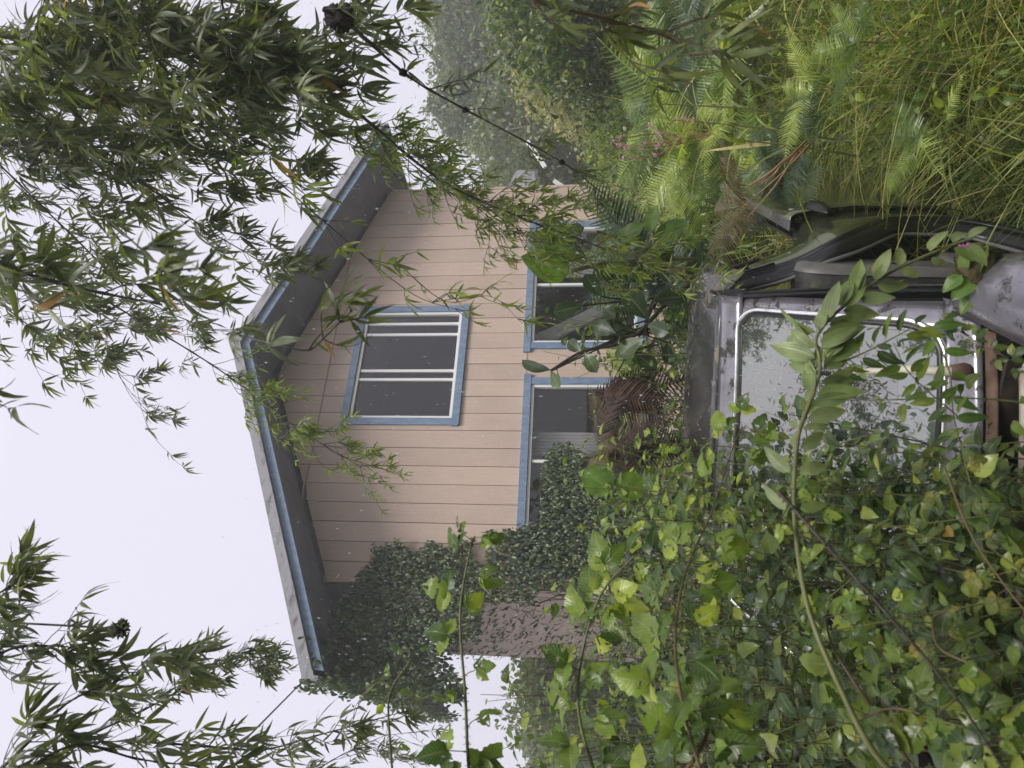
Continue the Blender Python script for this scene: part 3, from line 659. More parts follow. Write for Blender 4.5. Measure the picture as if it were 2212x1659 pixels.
# cowl panel between windscreen and firewall
pin = ws_line(us_, [.03]*26); pout = [WS(u, 0)+np.array([0, -.082-.02*math.sin(math.pi*u), -.03]) for u in us_]
strip(pin, pout, 'cowl', M['paint'], n=6, bulge=.012)
pin2 = [np.array(p)+[0, -.002, -.006] for p in pout]; pout2 = [np.array(p)+[0, -.03, -.018] for p in pout]
strip(pin2[1:-1], pout2[1:-1], 'rusty_lip', M['rust'], n=2, bulge=-.004, solid=.006)
# cream firewall flange: rounded face turning down into the bay
Gd = []
for p in pout2[2:-2]:
    row = []
    for k in range(10):
        a = R(12*k); row.append((p[0], p[1]-.02-.05*math.sin(a), p[2]-.04+.05*math.cos(a)-.05))
    row.append((p[0], p[1]-.06, p[2]-.55)); Gd.append(row)
MB().grid(Gd).obj('firewall', M['cream'], truck, smooth=True, solid=.006)
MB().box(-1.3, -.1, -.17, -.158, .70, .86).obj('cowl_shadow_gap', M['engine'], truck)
# engine bay
MB().box(-1.36, -.05, -1.15, -.26, .30, .52).obj('engine_bay_floor', M['engine'], truck)
mb = MB(); mb.box(-1.0, -.45, -.85, -.35, .40, .66); mb.box(-.92, -.53, -.8, -.4, .66, .71)
mb.tube(spline([(-.5, -.4, .66), (-.3, -.5, .72), (-.2, -.8, .68)], 12), .025, 8); mb.tube(spline([(-.9, -.4, .66), (-1.1, -.45, .74), (-1.2, -.7, .66)], 12), .02, 8)
mb.obj('engine', M['engine'], truck, bevel=.01)
MB().tube([(-.11, -.42, .80), (-.11, -1.0, .78)], .012, 6).obj('hood_prop', M['rust'], truck)
# fenders
def fender(side):
    Gd = []
    prof = [(-.02, -.10), (-.018, -.03), (-.012, 0), (.03, .012), (.09, .006), (.135, -.02), (.165, -.07), (.178, -.16), (.17, -.40), (.15, -.62)]
    for i in range(20):
        f = i/19; tt = -.005-1.2*f; z0 = 1.015-.045*f-.05*f*f-ZO; row = []
        for (l, dz) in prof:
            l2 = l*(.75+.25*min(1, f*6))-.03*f; L = l2 if side == 0 else -WB-l2
            row.append((L, tt-.03*max(0, l)*0, z0+dz))
        Gd.append(row)
    MB().grid(Gd).obj('fender', M['paint'], truck, smooth=True, solid=.004)
    G2 = [[(L[2][0], L[2][1], L[2][2]), (L[0][0]-(0.02 if side == 0 else -.02), L[0][1], L[2][2]-.09), (L[0][0]-(0.03 if side == 0 else -.03), L[0][1], L[2][2]-.5)] for L in Gd]
    MB().grid(G2).obj('inner_fender', M['engine'], truck, solid=.004)
fender(0); fender(1)
for xx in (-.022, -WB+.022): MB().tube([(xx, -.0, 1.012-ZO), (xx-.0, -.06, 1.006-ZO), (xx, -.13, .992-ZO)], .0045, 5).obj('panel_gap', M['rubberblack'], truck)
# door aperture on the near side: jamb, seals
PA = [(.045, .015, .97), (.02, .14, 1.10), (-.02, .30, 1.24), (-.065, .47, 1.385), (-.10, .60, 1.475), (-.13, .72, 1.497), (-.135, .82, 1.49), (-.12, .885, 1.45), (-.085, .87, 1.35), (-.03, .83, 1.20), (.045, .79, 1.08), (.075, .83, .99), (.085, .93, .90), (.088, 1.04, .80), (.085, 1.06, .66), (.08, 1.0, .52), (.06, .85, .42), (.05, .3, .38), (.05, .05, .42), (.048, .0, .7), (.045, .012, .96)]
PA = [(a, b, c-ZO) for a, b, c in PA]
def side_strip(path, dl0, dl1, sh0, sh1, name, mat, mirror=False, par=None):
    """a strip following the aperture: offset inward in L by dl, shrunk about its centre by sh (metres)"""
    P = spline(path, 110); c = P.mean(axis=0); Gd = []
    T = np.gradient(P, axis=0)
    for i in range(len(P)):
        nrm = np.array([0, T[i][2], -T[i][1]]); nrm /= np.linalg.norm(nrm)+1e-9
        if nrm @ (c-P[i]) < 0: nrm = -nrm
        row = []
        for k in range(4):
            f = k/3; q = P[i]+nrm*(sh0+(sh1-sh0)*f)+np.array([-(dl0+(dl1-dl0)*f), 0, 0])
            if mirror: q = np.array([-WB-q[0], q[1], q[2]])
            row.append(tuple(q))
        Gd.append(row)
    return MB().grid(Gd).obj(name, mat, truck, smooth=True, solid=.003)
for mir in (False, True):
    side_strip(PA, 0, .012, -.008, .006, 'door_seal', M['rubberblack'], mir)
    side_strip(PA, .012, .055, .006, .05, 'door_jamb', M['rubberblack'], mir)
P = spline(PA, 110); Ti = np.gradient(P, axis=0); c = P.mean(axis=0); pts = []
for i in range(len(P)):
    nrm = np.array([0, Ti[i][2], -Ti[i][1]]); nrm /= np.linalg.norm(nrm)+1e-9; nrm = nrm if nrm @ (c-P[i]) > 0 else -nrm; pts.append(P[i]+nrm*.056+np.array([-.06, 0, 0]))
MB().tube(pts, .008, 6).obj('inner_seal', M['sealgrey'], truck, smooth=True)
MB().tube([tuple(p+np.array([.006, 0, .006])) for p in P[18:48]], .006, 5).obj('rain_gutter', M['rubberblack'], truck, smooth=True)
# cab corner behind the door and bed side
def corner_panel(mir):
    Gd = []
    idx = list(range(44, 82, 2))
    for i in idx:
        p = P[i]; z = p[2]; back = 1.10 if z+ZO > 1.12 else 1.30; row = []
        for k in range(5):
            f = k/4; tt = p[1]+(back-p[1])*f; L = p[0]-.004+.02*math.sin(math.pi*f*.7)-(.05*f*f if z+ZO > 1.12 else 0)
            row.append((L if not mir else -WB-L, tt, z+(-.02*f*(1 if z+ZO > 1.3 else 0))))
        Gd.append(row)
    MB().grid(Gd).obj('cab_corner', M['paint_side'], truck, smooth=True, solid=.004)
corner_panel(False); corner_panel(True)
def bed_side(mir):
    prof = [(.03, 1.115), (.045, 1.14), (.085, 1.14), (.10, 1.12), (.115, 1.02), (.125, .90), (.12, .75), (.115, .60), (.09, .48)]
    Gd = [[((L if not mir else -WB-L), tt, z-ZO-.02*max(0, (tt-1.3))) for (L, z) in prof] for tt in np.linspace(1.14, 3.0, 24)]
    MB().grid(Gd).obj('bed_side', M['paint_side'], truck, smooth=True, solid=.004)
    sx = 1 if not mir else -1; x = (lambda L: L if not mir else -WB-L)
    MB().bar((x(.055), 1.13, 1.145-ZO), (x(.055), 3.0, 1.108-ZO), .045, .008).obj('bed_rail', M['paint'], truck, bevel=.003)
    MB().box(min(x(-.02), x(-.01)), max(x(-.02), x(-.01)), 1.14, 3.0, .5-ZO, 1.10-ZO).obj('bed_inner_side', M['interior'], truck)
bed_side(False); bed_side(True)
MB().box(-WB, 0, 1.14, 3.0, .5-ZO, .53-ZO).obj('bed_floor', M['engine'], truck)
MB().box(-WB-.05, .05, 3.0, 3.05, .5-ZO, 1.08-ZO).obj('tailgate', M['paint_side'], truck, bevel=.01)
# raised bulge on the side just behind the door
V, Fc = [], []
mb = MB(); Gd = []
for i in range(13):
    a = math.pi*i/12; Gd.append([(.112+.035*math.sin(a)*math.cos(b_)*1.0, 1.18+.15*(-math.cos(a)), 1.03-ZO+.035*math.sin(a)*math.sin(b_)) for b_ in np.linspace(-1.5, 1.5, 9)])
MB().grid(Gd).obj('side_scoop', M['rubberblack'], truck, smooth=True)
# cab back wall with window opening, louvre bars
mb = MB(); mb.box(-WB+.02, -.0, 1.08, 1.11, .45-ZO, 1.12-ZO); mb.box(-WB+.10, -.10, 1.06, 1.09, 1.43-ZO, 1.47-ZO)
mb.bar((-.06, 1.08, 1.115-ZO), (-.17, 1.06, 1.45-ZO), .06, .03); mb.bar((-WB+.06, 1.08, 1.115-ZO), (-WB+.17, 1.06, 1.45-ZO), .06, .03); mb.obj('cab_back_wall', M['interior'], truck)
MB().bar((-.30, 1.04, 1.40-ZO), (-.22, 1.0, 1.19-ZO), .02, .012).obj('louvre_bar', M['interior'], truck)
MB().bar((-.40, 1.04, 1.40-ZO), (-.33, 1.0, 1.19-ZO), .02, .012).obj('louvre_bar', M['interior'], truck)
MB().box(-WB, 0, -.1, 1.1, .36-ZO, .40-ZO).obj('cab_floor', M['interior'], truck)
MB().box(-WB-.1, -WB-.06, .02, .85, .4-ZO, 1.02-ZO).obj('far_door', M['paint_side'], truck, bevel=.01)
# bench seat: backrest with grey side bolster
def seat(L0, L1):
    Gd = []
    def sec(L, sc):
        out = []
        for k in range(20):
            a = 2*math.pi*k/20; y = .085*sc*math.copysign(abs(math.cos(a))**.7, math.cos(a)); z = .32*math.copysign(abs(math.sin(a))**.55, math.sin(a))*(.9+.1*sc)
            out.append((L, .72+y+z*.22, .89-ZO+z))
        return out
    for f, sc in ((0, .35), (.03, .75), (.08, 1), (.5, 1.0), (.92, 1), (.97, .75), (1, .35)):
        Gd.append(sec(L0+(L1-L0)*f, sc)+[sec(L0+(L1-L0)*f, sc)[0]])
    MB().grid(Gd).obj('seat_back', M['seatblack'], truck, smooth=True)
    # bolster: flat grey panel on the side
    Gd = []
    for k in range(21):
        a = 2*math.pi*k/20; y = .075*math.cos(a); z = .30*math.copysign(abs(math.sin(a))**.6, math.sin(a))
        Gd.append([(L1+.002, .72+y*.2+z*.22, .90-ZO+z*.2), (L1+.004, .72+y*.7+z*.22, .90-ZO+z*.8), (L1+.0, .715+y+z*.22, .90-ZO+z), (L1-.03, .715+y*1.08+z*.22, .90-ZO+z*1.03)])
    MB().grid(Gd).obj('seat_bolster', M['seatgrey'], truck, smooth=True)
    MB().box(L0, L1, .30, .82, .52-ZO, .68-ZO).obj('seat_cushion', M['seatblack'], truck, bevel=.05)
seat(-.60, -.03); seat(-1.38, -.80)
Gd = []
for k in range(25):
    a = 2*math.pi*k/24; cy_, cz_ = .72+.17*math.cos(a)*1.0, .63-ZO+.075*math.sin(a)
    Gd.append([(-.02, .72, .63-ZO), (-.02, .72+.12*math.cos(a), .63-ZO+.055*math.sin(a)), (-.025, cy_, cz_), (-.05, cy_+.008*math.cos(a), cz_+.008*math.sin(a)), (-.10, cy_, cz_)])
MB().grid(Gd).obj('seat_side_cover', M['seatgrey'], truck, smooth=True)
MB().tube(spline([(-.03, .62, .52-ZO), (-.0, .50, .50-ZO), (0, .42, .44-ZO), (-.02, .40, .36-ZO)], 14), .018, 8).obj('seat_lever', M['seatgrey'], truck, smooth=True)
MB().tube(spline([(-.03, .58, .52-ZO), (-.01, .52, .47-ZO), (-.01, .50, .40-ZO)], 10), .009, 8).obj('seat_lever', M['chrome'], truck, smooth=True)
# dashboard and steering wheel
Gd = []
for i in range(25):
    u = .02+.96*i/24; row = []
    for k in range(8):
        p = WS(u, .05); f = k/7; row.append((p[0], p[1]+.03+.32*f, p[2]-.03+.03*math.sin(f*math.pi)-.10*max(0, f-.7)*3))
    row.append((p[0], p[1]+.36, p[2]-.28)); Gd.append(row)
MB().grid(Gd).obj('dashboard', M['dash'], truck, smooth=True, solid=.005)
sw = []
for k in range(33):
    a = 2*math.pi*k/32; sw.append((-.42+.18*math.cos(a), .42+.10*math.sin(a), 1.02-ZO+.15*math.sin(a)))
sp = MB(); sp.tube(sw, .013, 8); sp.tube([(-.6, .42, 1.02-ZO), (-.24, .42, 1.02-ZO)], .012, 6); sp.tube([(-.42, .42, 1.02-ZO), (-.42, .25, .86-ZO)], .02, 8)
sp.obj('steering_wheel', M['interior'], truck, smooth=True)
# wiper with capped pivot
def glassp(u, v, h): return WS(u, v)+wn(u, v)*h
pv0 = WS(.10, .0)+np.array([0, -.045, .0]); mb = MB()
mb.tube([tuple(pv0+[0, 0, -.02]), tuple(pv0+[0, -.003, .025])], [.026, .02], 12); mb.obj('wiper_pivot', M['rust'], truck, smooth=True)
mb = MB(); mb.tube([tuple(pv0+[0, 0, .02]), tuple(glassp(.115, .12, .03)), tuple(glassp(.135, .32, .022)), tuple(glassp(.15, .42, .018))], [.013, .012, .007, .005], 8); arm = mb.obj('wiper_arm', M['cream'], truck, smooth=True)
MB().tube([tuple(glassp(.147, .36, .010)), tuple(glassp(.155, .52, .010))], .006, 6).obj('wiper_blade', M['rubberblack'], truck)

# ------------------------------------------------------------------ bamboo
def bamboo(name_lbl, P, nodes=10, twig=(.10, .26), fans=(4, 8), leafl=(.075, .125), mat='bamboo', k=70, spread=1.0, sub=2, rad=.0045, stemmat='culm', group=None, clod=(), cat='bamboo'):
    P = np.array(P, float); S = spline(P, max(18, nodes*3)); n = len(S)
    root = empty('bamboo_branch', S[0], name_lbl, cat, group); org = S[0]
    radii = np.linspace(rad, rad*.3, n); nd = np.linspace(0.03, 1, nodes)
    for f in nd:
        i = int(f*(n-1)); radii[i] *= 1.45
    put(bpy.data.objects.new('stem', tubes_np('stem', [(S-org, radii)], M[stemmat], 6)), root)
    tw = []; L = Leaves()
    def fan(p, d, nl, size):
        d = unit(d)
        side = unit(np.cross(d, UP+.3*rvec())); 
        for q in range(nl):
            ang = (q/(max(1, nl-1))*2-1)*1.3 + rng.normal(0, .12); sgn = 1 if q % 2 else -1
            dd = unit(d*math.cos(ang)+side*math.sin(ang)+DOWN*rng.uniform(0, .35)+rvec(s=.14))
            back = rng.uniform(0, .03)*abs(ang)
            L.add(p-d*back*1.2, dd, unit(np.cross(side, d)*(1 if rng.random() < .9 else -1)+rvec(s=.35)+UP*.5), size*rng.uniform(.7, 1.1)*(1-.2*abs(ang)/1.15), rng.integers(0, len(T_BAM)))
    def grow(p, d, ln, lev):
        m = 6; pts = [p]; dd = unit(d)
        for _ in range(m):
            dd = unit(dd+DOWN*rng.uniform(0, .16)+rvec(s=.06)); pts.append(pts[-1]+dd*ln/m)
        tw.append((np.array(pts)-org, np.linspace(.0014, .0008, m+1)*(1.3 if lev == 0 else 1)))
        fan(pts[-1], dd, int(rng.integers(*fans)), rng.uniform(*leafl))
        if lev < sub:
            for q in range(rng.integers(1, 3)):
                i = rng.integers(1, m); sd = unit(np.cross(dd, rvec()))
                grow(pts[i], unit(dd+sd*rng.uniform(.4, .9)), ln*rng.uniform(.4, .8), lev+1)
    for f in nd:
        i = min(n-2, int(f*(n-1))); d = unit(S[i+1]-S[i])
        for q in range(rng.integers(1, 4) if f < .98 else 2):
            sd = unit(np.cross(d, rvec())); grow(S[i], unit(d*rng.uniform(.3, .9)+sd*rng.uniform(.4, 1)*spread), rng.uniform(*twig), 0)
    put(bpy.data.objects.new('twig', tubes_np('twig', tw, M[stemmat], 4)), root, kind='stuff')
    L.build(root, org, T_BAM, M[mat], k=k)
    for (f, r_) in clod:
        i = int(f*(n-1)); blob(S[i]-org, r_, 'leaf_clod', M['clod'], root)
    return root
def blob(c, r, name, mat, parent=None, sq=(1, 1, 1), rough=.35, n=14, **k):
    Gd = []; ph = rng.random(6)*6
    for i in range(n+1):
        a = math.pi*i/n; row = []
        for j in range(2*n+1):
            b = 2*math.pi*(j % (2*n))/(2*n); rr = r*(1+rough*(math.sin(3*b+ph[0]+2*a)*math.sin(2*a+ph[1])+.6*math.sin(7*b+ph[2])*math.sin(5*a+ph[3])*.7+.5*math.sin(13*b+ph[4])*math.sin(11*a)))
            row.append((c[0]+rr*sq[0]*math.sin(a)*math.cos(b), c[1]+rr*sq[1]*math.sin(a)*math.sin(b), c[2]+rr*sq[2]*math.cos(a)))
        Gd.append(row)
    return MB().grid(Gd).obj(name, mat, parent, smooth=True, **k)
A = at
BL = [
 # label, points, kwargs
 ('long thin bamboo branch crossing the gable eave and hanging over the upper window', [A(330,150,2.0),A(492,297,2.1),A(700,478,2.3),A(885,631,2.5),A(1000,672,2.5)], dict(nodes=9, twig=(.04,.12), fans=(3,7), sub=0, mat='bamboo_young', k=60, rad=.003)),
 ('thick dark bamboo branch with black leaf clods pointing at the far house corner', [A(700,20,1.9),A(765,62,2.0),A(880,163,2.2),A(991,229,2.4),A(1209,347,2.7),A(1299,416,2.8)], dict(nodes=9, twig=(.05,.15), rad=.006, sub=1, leafl=(.06,.10), fans=(3,6), clod=((.12,.034),(.42,.011),(.62,.009),(.82,.009)), k=90, mat='bamboo')),
 ('leafy bamboo branch ending in front of the lower window nearest the corner', [A(780,250,2.3),A(956,392,2.5),A(1130,472,2.6),A(1227,507,2.7),A(1360,560,2.7),A(1500,610,2.8)], dict(nodes=12, mat='bamboo_young', rad=.005, twig=(.06,.18), leafl=(.055,.085), k=130)),
 ('blurred reddish bamboo branch over the ferns close to the lens', [A(1120,-40,1.15),A(1150,0,1.15),A(1310,42,1.2),A(1442,80,1.25),A(1500,130,1.25)], dict(nodes=5, stemmat='stem_red', twig=(.05,.14), sub=1, leafl=(.06,.10), k=60)),
 ('bamboo branch dangling in open sky above the near gable slope', [A(-30,165,2.2),A(0,190,2.2),A(258,361,2.4),A(436,488,2.6),A(530,545,2.7),A(597,585,2.7)], dict(nodes=11, twig=(.05,.2), k=100)),
 ('bamboo branch spreading fine leaves above the gable peak', [A(-40,330,2.4),A(0,357,2.4),A(159,512,2.6),A(300,640,2.9),A(470,720,3.1)], dict(nodes=14, twig=(.1,.3), k=120, leafl=(.07,.10), spread=1.2)),
 ('blurred thick bamboo stem near the lens at the left picture edge', [A(-30,560,1.3),A(0,575,1.3),A(170,622,1.35),A(350,658,1.4)], dict(nodes=6, twig=(.05,.15), rad=.006, sub=1, k=60)),
 ('small leaved bamboo branch falling across the gable peak and eave', [A(230,650,3.2),A(430,770,3.3),A(560,860,3.4),A(650,930,3.4),A(790,1015,3.5)], dict(nodes=15, twig=(.08,.22), leafl=(.06,.085), mat='bamboo_young', k=110)),
 ('blurred single bamboo spray hanging in front of the upper window', [A(500,720,1.2),A(600,745,1.13),A(665,757,1.12),A(700,730,1.12),A(740,690,1.12),A(765,668,1.12)], dict(nodes=6, twig=(.02,.05), fans=(5,8), leafl=(.06,.085), sub=0, rad=.0018, spread=1.5, mat='bamboo', k=60)),
 ('blurred dark bamboo tuft in the sky above the gable', [A(230,470,1.0),A(330,560,1.0),A(375,590,1.0)], dict(nodes=4, twig=(.02,.05), fans=(6,9), leafl=(.06,.08), sub=0, rad=.0018, k=40)),
 ('single blurred bamboo leaf fan at the middle of the left picture edge', [A(-60,850,1.1),A(-10,868,1.1),A(22,885,1.1)], dict(nodes=2, twig=(.01,.02), fans=(4,6), leafl=(.06,.075), sub=0, rad=.0015, k=20)),
 ('bamboo branch with leaf fans in the lower left picture corner', [A(-20,1680,1.7),A(40,1625,1.7),A(154,1513,1.8),A(307,1453,1.9),A(385,1425,1.9)], dict(nodes=8, sub=1, twig=(.05,.16), fans=(5,9), leafl=(.09,.13), k=120)),
 ('slender feathery bamboo branch reaching for the ivy covered eave corner', [A(190,1590,2.6),A(364,1505,2.8),A(445,1440,3.0),A(520,1420,3.1),A(583,1440,3.2)], dict(nodes=15, twig=(.06,.2), leafl=(.06,.09), k=110)),
 ('straight thin bamboo branch under the service cable', [A(270,1600,2.2),A(420,1610,2.3),A(567,1619,2.4),A(680,1590,2.4),A(769,1566,2.4),A(880,1535,2.5)], dict(nodes=11, twig=(.04,.12), sub=1, fans=(3,6), leafl=(.07,.11), k=90)),
 ('bamboo tip with overlapping fans at the left edge above the flower ball', [A(-40,1290,1.7),A(0,1280,1.7),A(50,1240,1.75)], dict(nodes=4, twig=(.04,.1), fans=(5,9), k=60, sub=1)),
 ('dense bamboo tuft around the stem of the flower ball', [A(-30,1430,1.8),A(30,1400,1.8),A(110,1395,1.8),A(170,1400,1.85)], dict(nodes=6, twig=(.04,.14), fans=(5,9), k=80, sub=1)),
 ('dark bamboo mass filling the lower left picture corner', [A(20,1690,1.6),A(160,1610,1.7),A(300,1640,1.8),A(430,1655,1.9)], dict(nodes=7, sub=1, twig=(.08,.22), k=110)),
 ('far feathery bamboo sprig at the bottom edge beside the house', [A(640,1690,4.0),A(740,1630,4.0),A(840,1585,4.0)], dict(nodes=9, twig=(.1,.3), leafl=(.06,.09), k=60)),
 ('bamboo tips hanging down over the upper window from the long branch', [A(850,560,2.6),A(960,650,2.6),A(1060,640,2.6),A(1130,700,2.65)], dict(nodes=6, twig=(.04,.10), sub=0, fans=(3,6), mat='bamboo_young', k=50, rad=.002)),
 ('yellow tipped bamboo twigs above the truck roof', [A(1290,520,2.6),A(1400,560,2.6),A(1500,600,2.6),A(1560,640,2.6)], dict(nodes=5, twig=(.05,.14), sub=1, fans=(3,6), leafl=(.05,.075), mat='bamboo_young', k=70, stemmat='stem_red', rad=.002)),
 ('bamboo twigs in front of the far corner of the peach wall', [A(860,330,2.9),A(980,420,3.0),A(1090,440,3.0),A(1200,460,3.0)], dict(nodes=8, twig=(.06,.18), leafl=(.055,.085), mat='bamboo_young', k=110, rad=.003)),
 ('fine yellow green bamboo sprays trailing across the right half of the gable wall', [A(800,270,2.8),A(900,350,2.9),A(1010,430,2.9),A(1110,520,3.0)], dict(nodes=13, twig=(.07,.2), leafl=(.05,.078), mat='bamboo_young', k=110, rad=.003)),
 ('thin bamboo twigs hanging between the gable wall and the lower corner window', [A(960,380,3.0),A(1080,470,3.0),A(1190,540,3.1),A(1300,600,3.1)], dict(nodes=10, twig=(.05,.15), leafl=(.045,.07), mat='bamboo_young', k=100, rad=.0025, stemmat='stem_red')),
 ('bamboo sprays screening the end of the gable roof', [A(560,130,2.7),A(700,260,2.8),A(800,330,2.9),A(930,380,3.0)], dict(nodes=9, twig=(.08,.22), leafl=(.06,.09), mat='bamboo_young', k=120, rad=.003)),
]
for lb, P_, kw in BL: bamboo(lb, P_, **kw)
dense = [
 ('uppermost dense bamboo bough in the top left picture corner', A(-60,30,1.9), A(180,180,2.1)),
 ('dense bamboo bough along the top edge left of centre', A(120,-60,1.8), A(380,150,2.1)),
 ('dense bamboo bough right of the corner bough with the orange dead leaf', A(300,-60,1.9), A(520,170,2.1)),
 ('dark overhead bamboo bough beside the big black clod', A(470,-60,2.0), A(700,190,2.2)),
 ('bamboo bough in the middle of the top left thicket', A(60,60,2.5), A(330,300,2.8)),
 ('bamboo bough hanging over the far end of the gable', A(380,60,2.4), A(640,330,2.7)),
 ('bamboo bough with drooping curved leaves above the gable slope', A(200,170,2.4), A(470,400,2.7)),
 ('bamboo bough at the left edge with drooping fans', A(-60,200,2.2), A(170,400,2.5)),
 ('airy bamboo bough at the left edge below the thick stem', A(-60,440,2.8), A(240,720,3.3)),
 ('airy bamboo bough ending in the white sky beside the gable peak', A(-60,600,3.0), A(300,820,3.6)),
 ('topmost back bough of small bamboo leaves', A(150,-40,3.2), A(560,240,3.4)),
 ('back bough of bamboo seen through the left edge fans', A(-40,100,3.3), A(300,460,3.5)),
]
for i, (lb, a, b) in enumerate(dense):
    m = (a+b)/2+np.array([0, 0, .12]); bamboo(lb, [a, m, b], nodes=12, twig=(.10, .32), k=110, spread=1.3, fans=(5, 9), leafl=(.08, .13) if i < 9 else (.07, .11), rad=.004)
# the bamboo grove goes on overhead; unseen low clumps added to shade near left
CL = [(rng.uniform(-5.5, -1.1), rng.uniform(-3.0, 3.2), rng.uniform(5.2, 7.2), rng.uniform(.3, .6)) for _ in range(42)]+[(rng.uniform(-.7, 1.3), rng.uniform(1.0, 2.4), rng.uniform(5.6, 7), rng.uniform(.2, .35)) for _ in range(7)]+[(rng.uniform(-3.3, -.95), rng.uniform(-1.3, 1.15), rng.uniform(3.3, 4.3), rng.uniform(.2, .38)) for _ in range(38)]
def over():
    c = CL[rng.integers(0, len(CL))]; return np.array([c[0], c[1], c[2]])+rng.normal(0, c[3], 3)*[1, .8, .5]
_L = Leaves()
for _ in range(24000):
    _p = over()
    if _p[1] > 1.0 and (_p[2]-1.95) < .95*_p[1]+.3: continue
    _L.add(_p, unit(rvec()+DOWN*.6), unit(UP+rvec(s=.6)), rng.uniform(.10, .17), rng.integers(0, 5))
put(bpy.data.objects.new('bamboo_canopy', join_leaves('bamboo_canopy', T_BAM, _L.mats((0, 0, 0)), np.array(_L.I), rng.random(len(_L.I)), M['bamboo'])), kind='stuff')
def behind():
    c = CB[rng.integers(0, len(CB))]; return np.array([c[0], c[1], max(.1, c[2])])+rng.normal(0, 1, 3)*[1.0, .8, .8]
CB = [(rng.uniform(-12, 12), rng.uniform(-8, -4.0), rng.uniform(.3, 5.2)) for _ in range(130)]  # unseen wood, thickened to darken reflections and block the back sky
cloud_later = True
_L2 = Leaves()
for _ in range(13000):
    _L2.add(behind(), unit(rvec()+DOWN*.4), unit(UP+rvec(s=.6)), rng.uniform(.3, .55), 0)
put(bpy.data.objects.new('wood_behind_camera', join_leaves('wood_behind_camera', T_TREE[:1], _L2.mats((0, 0, 0)), np.zeros(13000, int), rng.random(13000), M['tree'])), kind='stuff')
# flower ball on its long stalk
fb = empty('flower_head', A(-20,1343,1.75), 'round dark seed head on a straight stalk hanging into the white sky', 'flower'); fo = np.array(fb.location)
p1 = A(258,1358,1.75); put(bpy.data.objects.new('stalk', tubes_np('stalk', [(spline([fo, A(120,1350,1.75), p1], 12)-fo, .003)], M['stem_dark'], 5)), fb)
blob(p1-fo, .016, 'head', M['clod'], fb, rough=.25)
L = Leaves()
for _ in range(60):
    d = unit(rvec()); L.add(p1+d*.010, d, rvec(), .02, 0)
L.build(fb, fo, T_TREE, M['ivy'], k=0, part='bract')

# ------------------------------------------------------------------ broad leaved vines and stems
def vine(name, label, cat, P, nleaf, size, tpls, mat, stemmat, rad=.004, tri=False, opp=False, pet=.03, k=80, start=.0, nleaf_var=.2, group=None, droop=.3, face=None, hairs=False):
    S = spline(P, max(20, nleaf*3)); n = len(S); org = S[0].copy()
    root = empty(name, org, label, cat, group)
    put(bpy.data.objects.new('stem', tubes_np('stem', [(S-org, np.linspace(rad, rad*.45, n))], M[stemmat], 7)), root)
    L = Leaves(); pets = []; fs = np.linspace(start, 1, nleaf)
    cam_dir = unit(C_-S[n//2])
    for j, f in enumerate(fs):
        i = min(n-2, int(f*(n-1))); d = unit(S[i+1]-S[i]); sd = unit(np.cross(d, cam_dir if face is None else face))
        for sg in ((1, -1) if opp else ((1,) if j % 2 else (-1,))):
            dd = unit(sd*sg+d*rng.uniform(.2, .8)+rvec(s=.25)); q = S[i]+dd*pet*rng.uniform(.6, 1.3)
            pets.append((np.array([S[i], (S[i]+q)/2+UP*.004, q])-org, rad*.3)); sz = size*rng.uniform(1-nleaf_var, 1+nleaf_var)*(1-.35*max(0, f-.8)*5*.6)
            nrm = unit(UP*.8+cam_dir*.55+rvec(s=.35))
            if tri:
                for ang in (-1.25, 0, 1.25):
                    s2 = unit(np.cross(nrm, dd)); L.add(q, unit(dd*math.cos(ang)+s2*math.sin(ang)+DOWN*.15+rvec(s=.08)), nrm, sz*(1 if ang == 0 else .78), rng.integers(0, len(tpls)))
            else: L.add(q, unit(dd+DOWN*droop*rng.random()), nrm, sz, rng.integers(0, len(tpls)))
    if hairs:
        for _ in range(400):
            i = rng.integers(1, n-2); d = unit(np.cross(unit(S[i+1]-S[i]), rvec())); pets.append((np.array([S[i], S[i]+d*rad*1.2, S[i]+d*rad*2.2])-org, .0004))
    put(bpy.data.objects.new('leaf_stalk', tubes_np('leaf_stalk', pets, M[stemmat], 3)), root, kind='stuff')
    L.build(root, org, tpls, M[mat], k=k); return root
vine('bramble_cane', 'upright bramble cane with insect eaten leaves against sky and ivy wall', 'bramble', [A(1030,1720,1.5),A(1013,1659,1.5),A(1005,1502,1.5),A(994,1327,1.55),A(1014,1195,1.6),A(1026,1158,1.6)], 16, .058, T_BRAM, 'bramble', 'stem_green', rad=.0042, tri=True, hairs=True, pet=.035)
vine('bramble_cane', 'small bramble shoot with hooked pinkish tip before the ivy wall', 'bramble', [A(850,1700,1.6),A(839,1536,1.6),A(850,1480,1.6),A(883,1431,1.6),A(885,1400,1.6)], 9, .028, T_BRAM, 'bramble', 'stem_green', rad=.003, tri=False, hairs=True, pet=.02)
vine('bramble_cane', 'long hairy bramble cane arching up beside the windscreen', 'bramble', [A(1530,1720,1.0),A(1475,1524,1.05),A(1459,1370,1.15),A(1483,1230,1.3),A(1536,1108,1.45),A(1588,954,1.55),A(1612,918,1.55)], 20, .056, T_BRAM, 'bramble', 'stem_red', rad=.0027, tri=True, hairs=True, pet=.04)
vine('bramble_cane', 'bramble cane with yellow green leaves above the long hairy cane', 'bramble', [A(1300,1720,1.5),A(1250,1540,1.55),A(1260,1400,1.6),A(1300,1280,1.6),A(1370,1200,1.6)], 15, .075, T_BRAM, 'bramble', 'stem_green', rad=.004, tri=True, hairs=True)
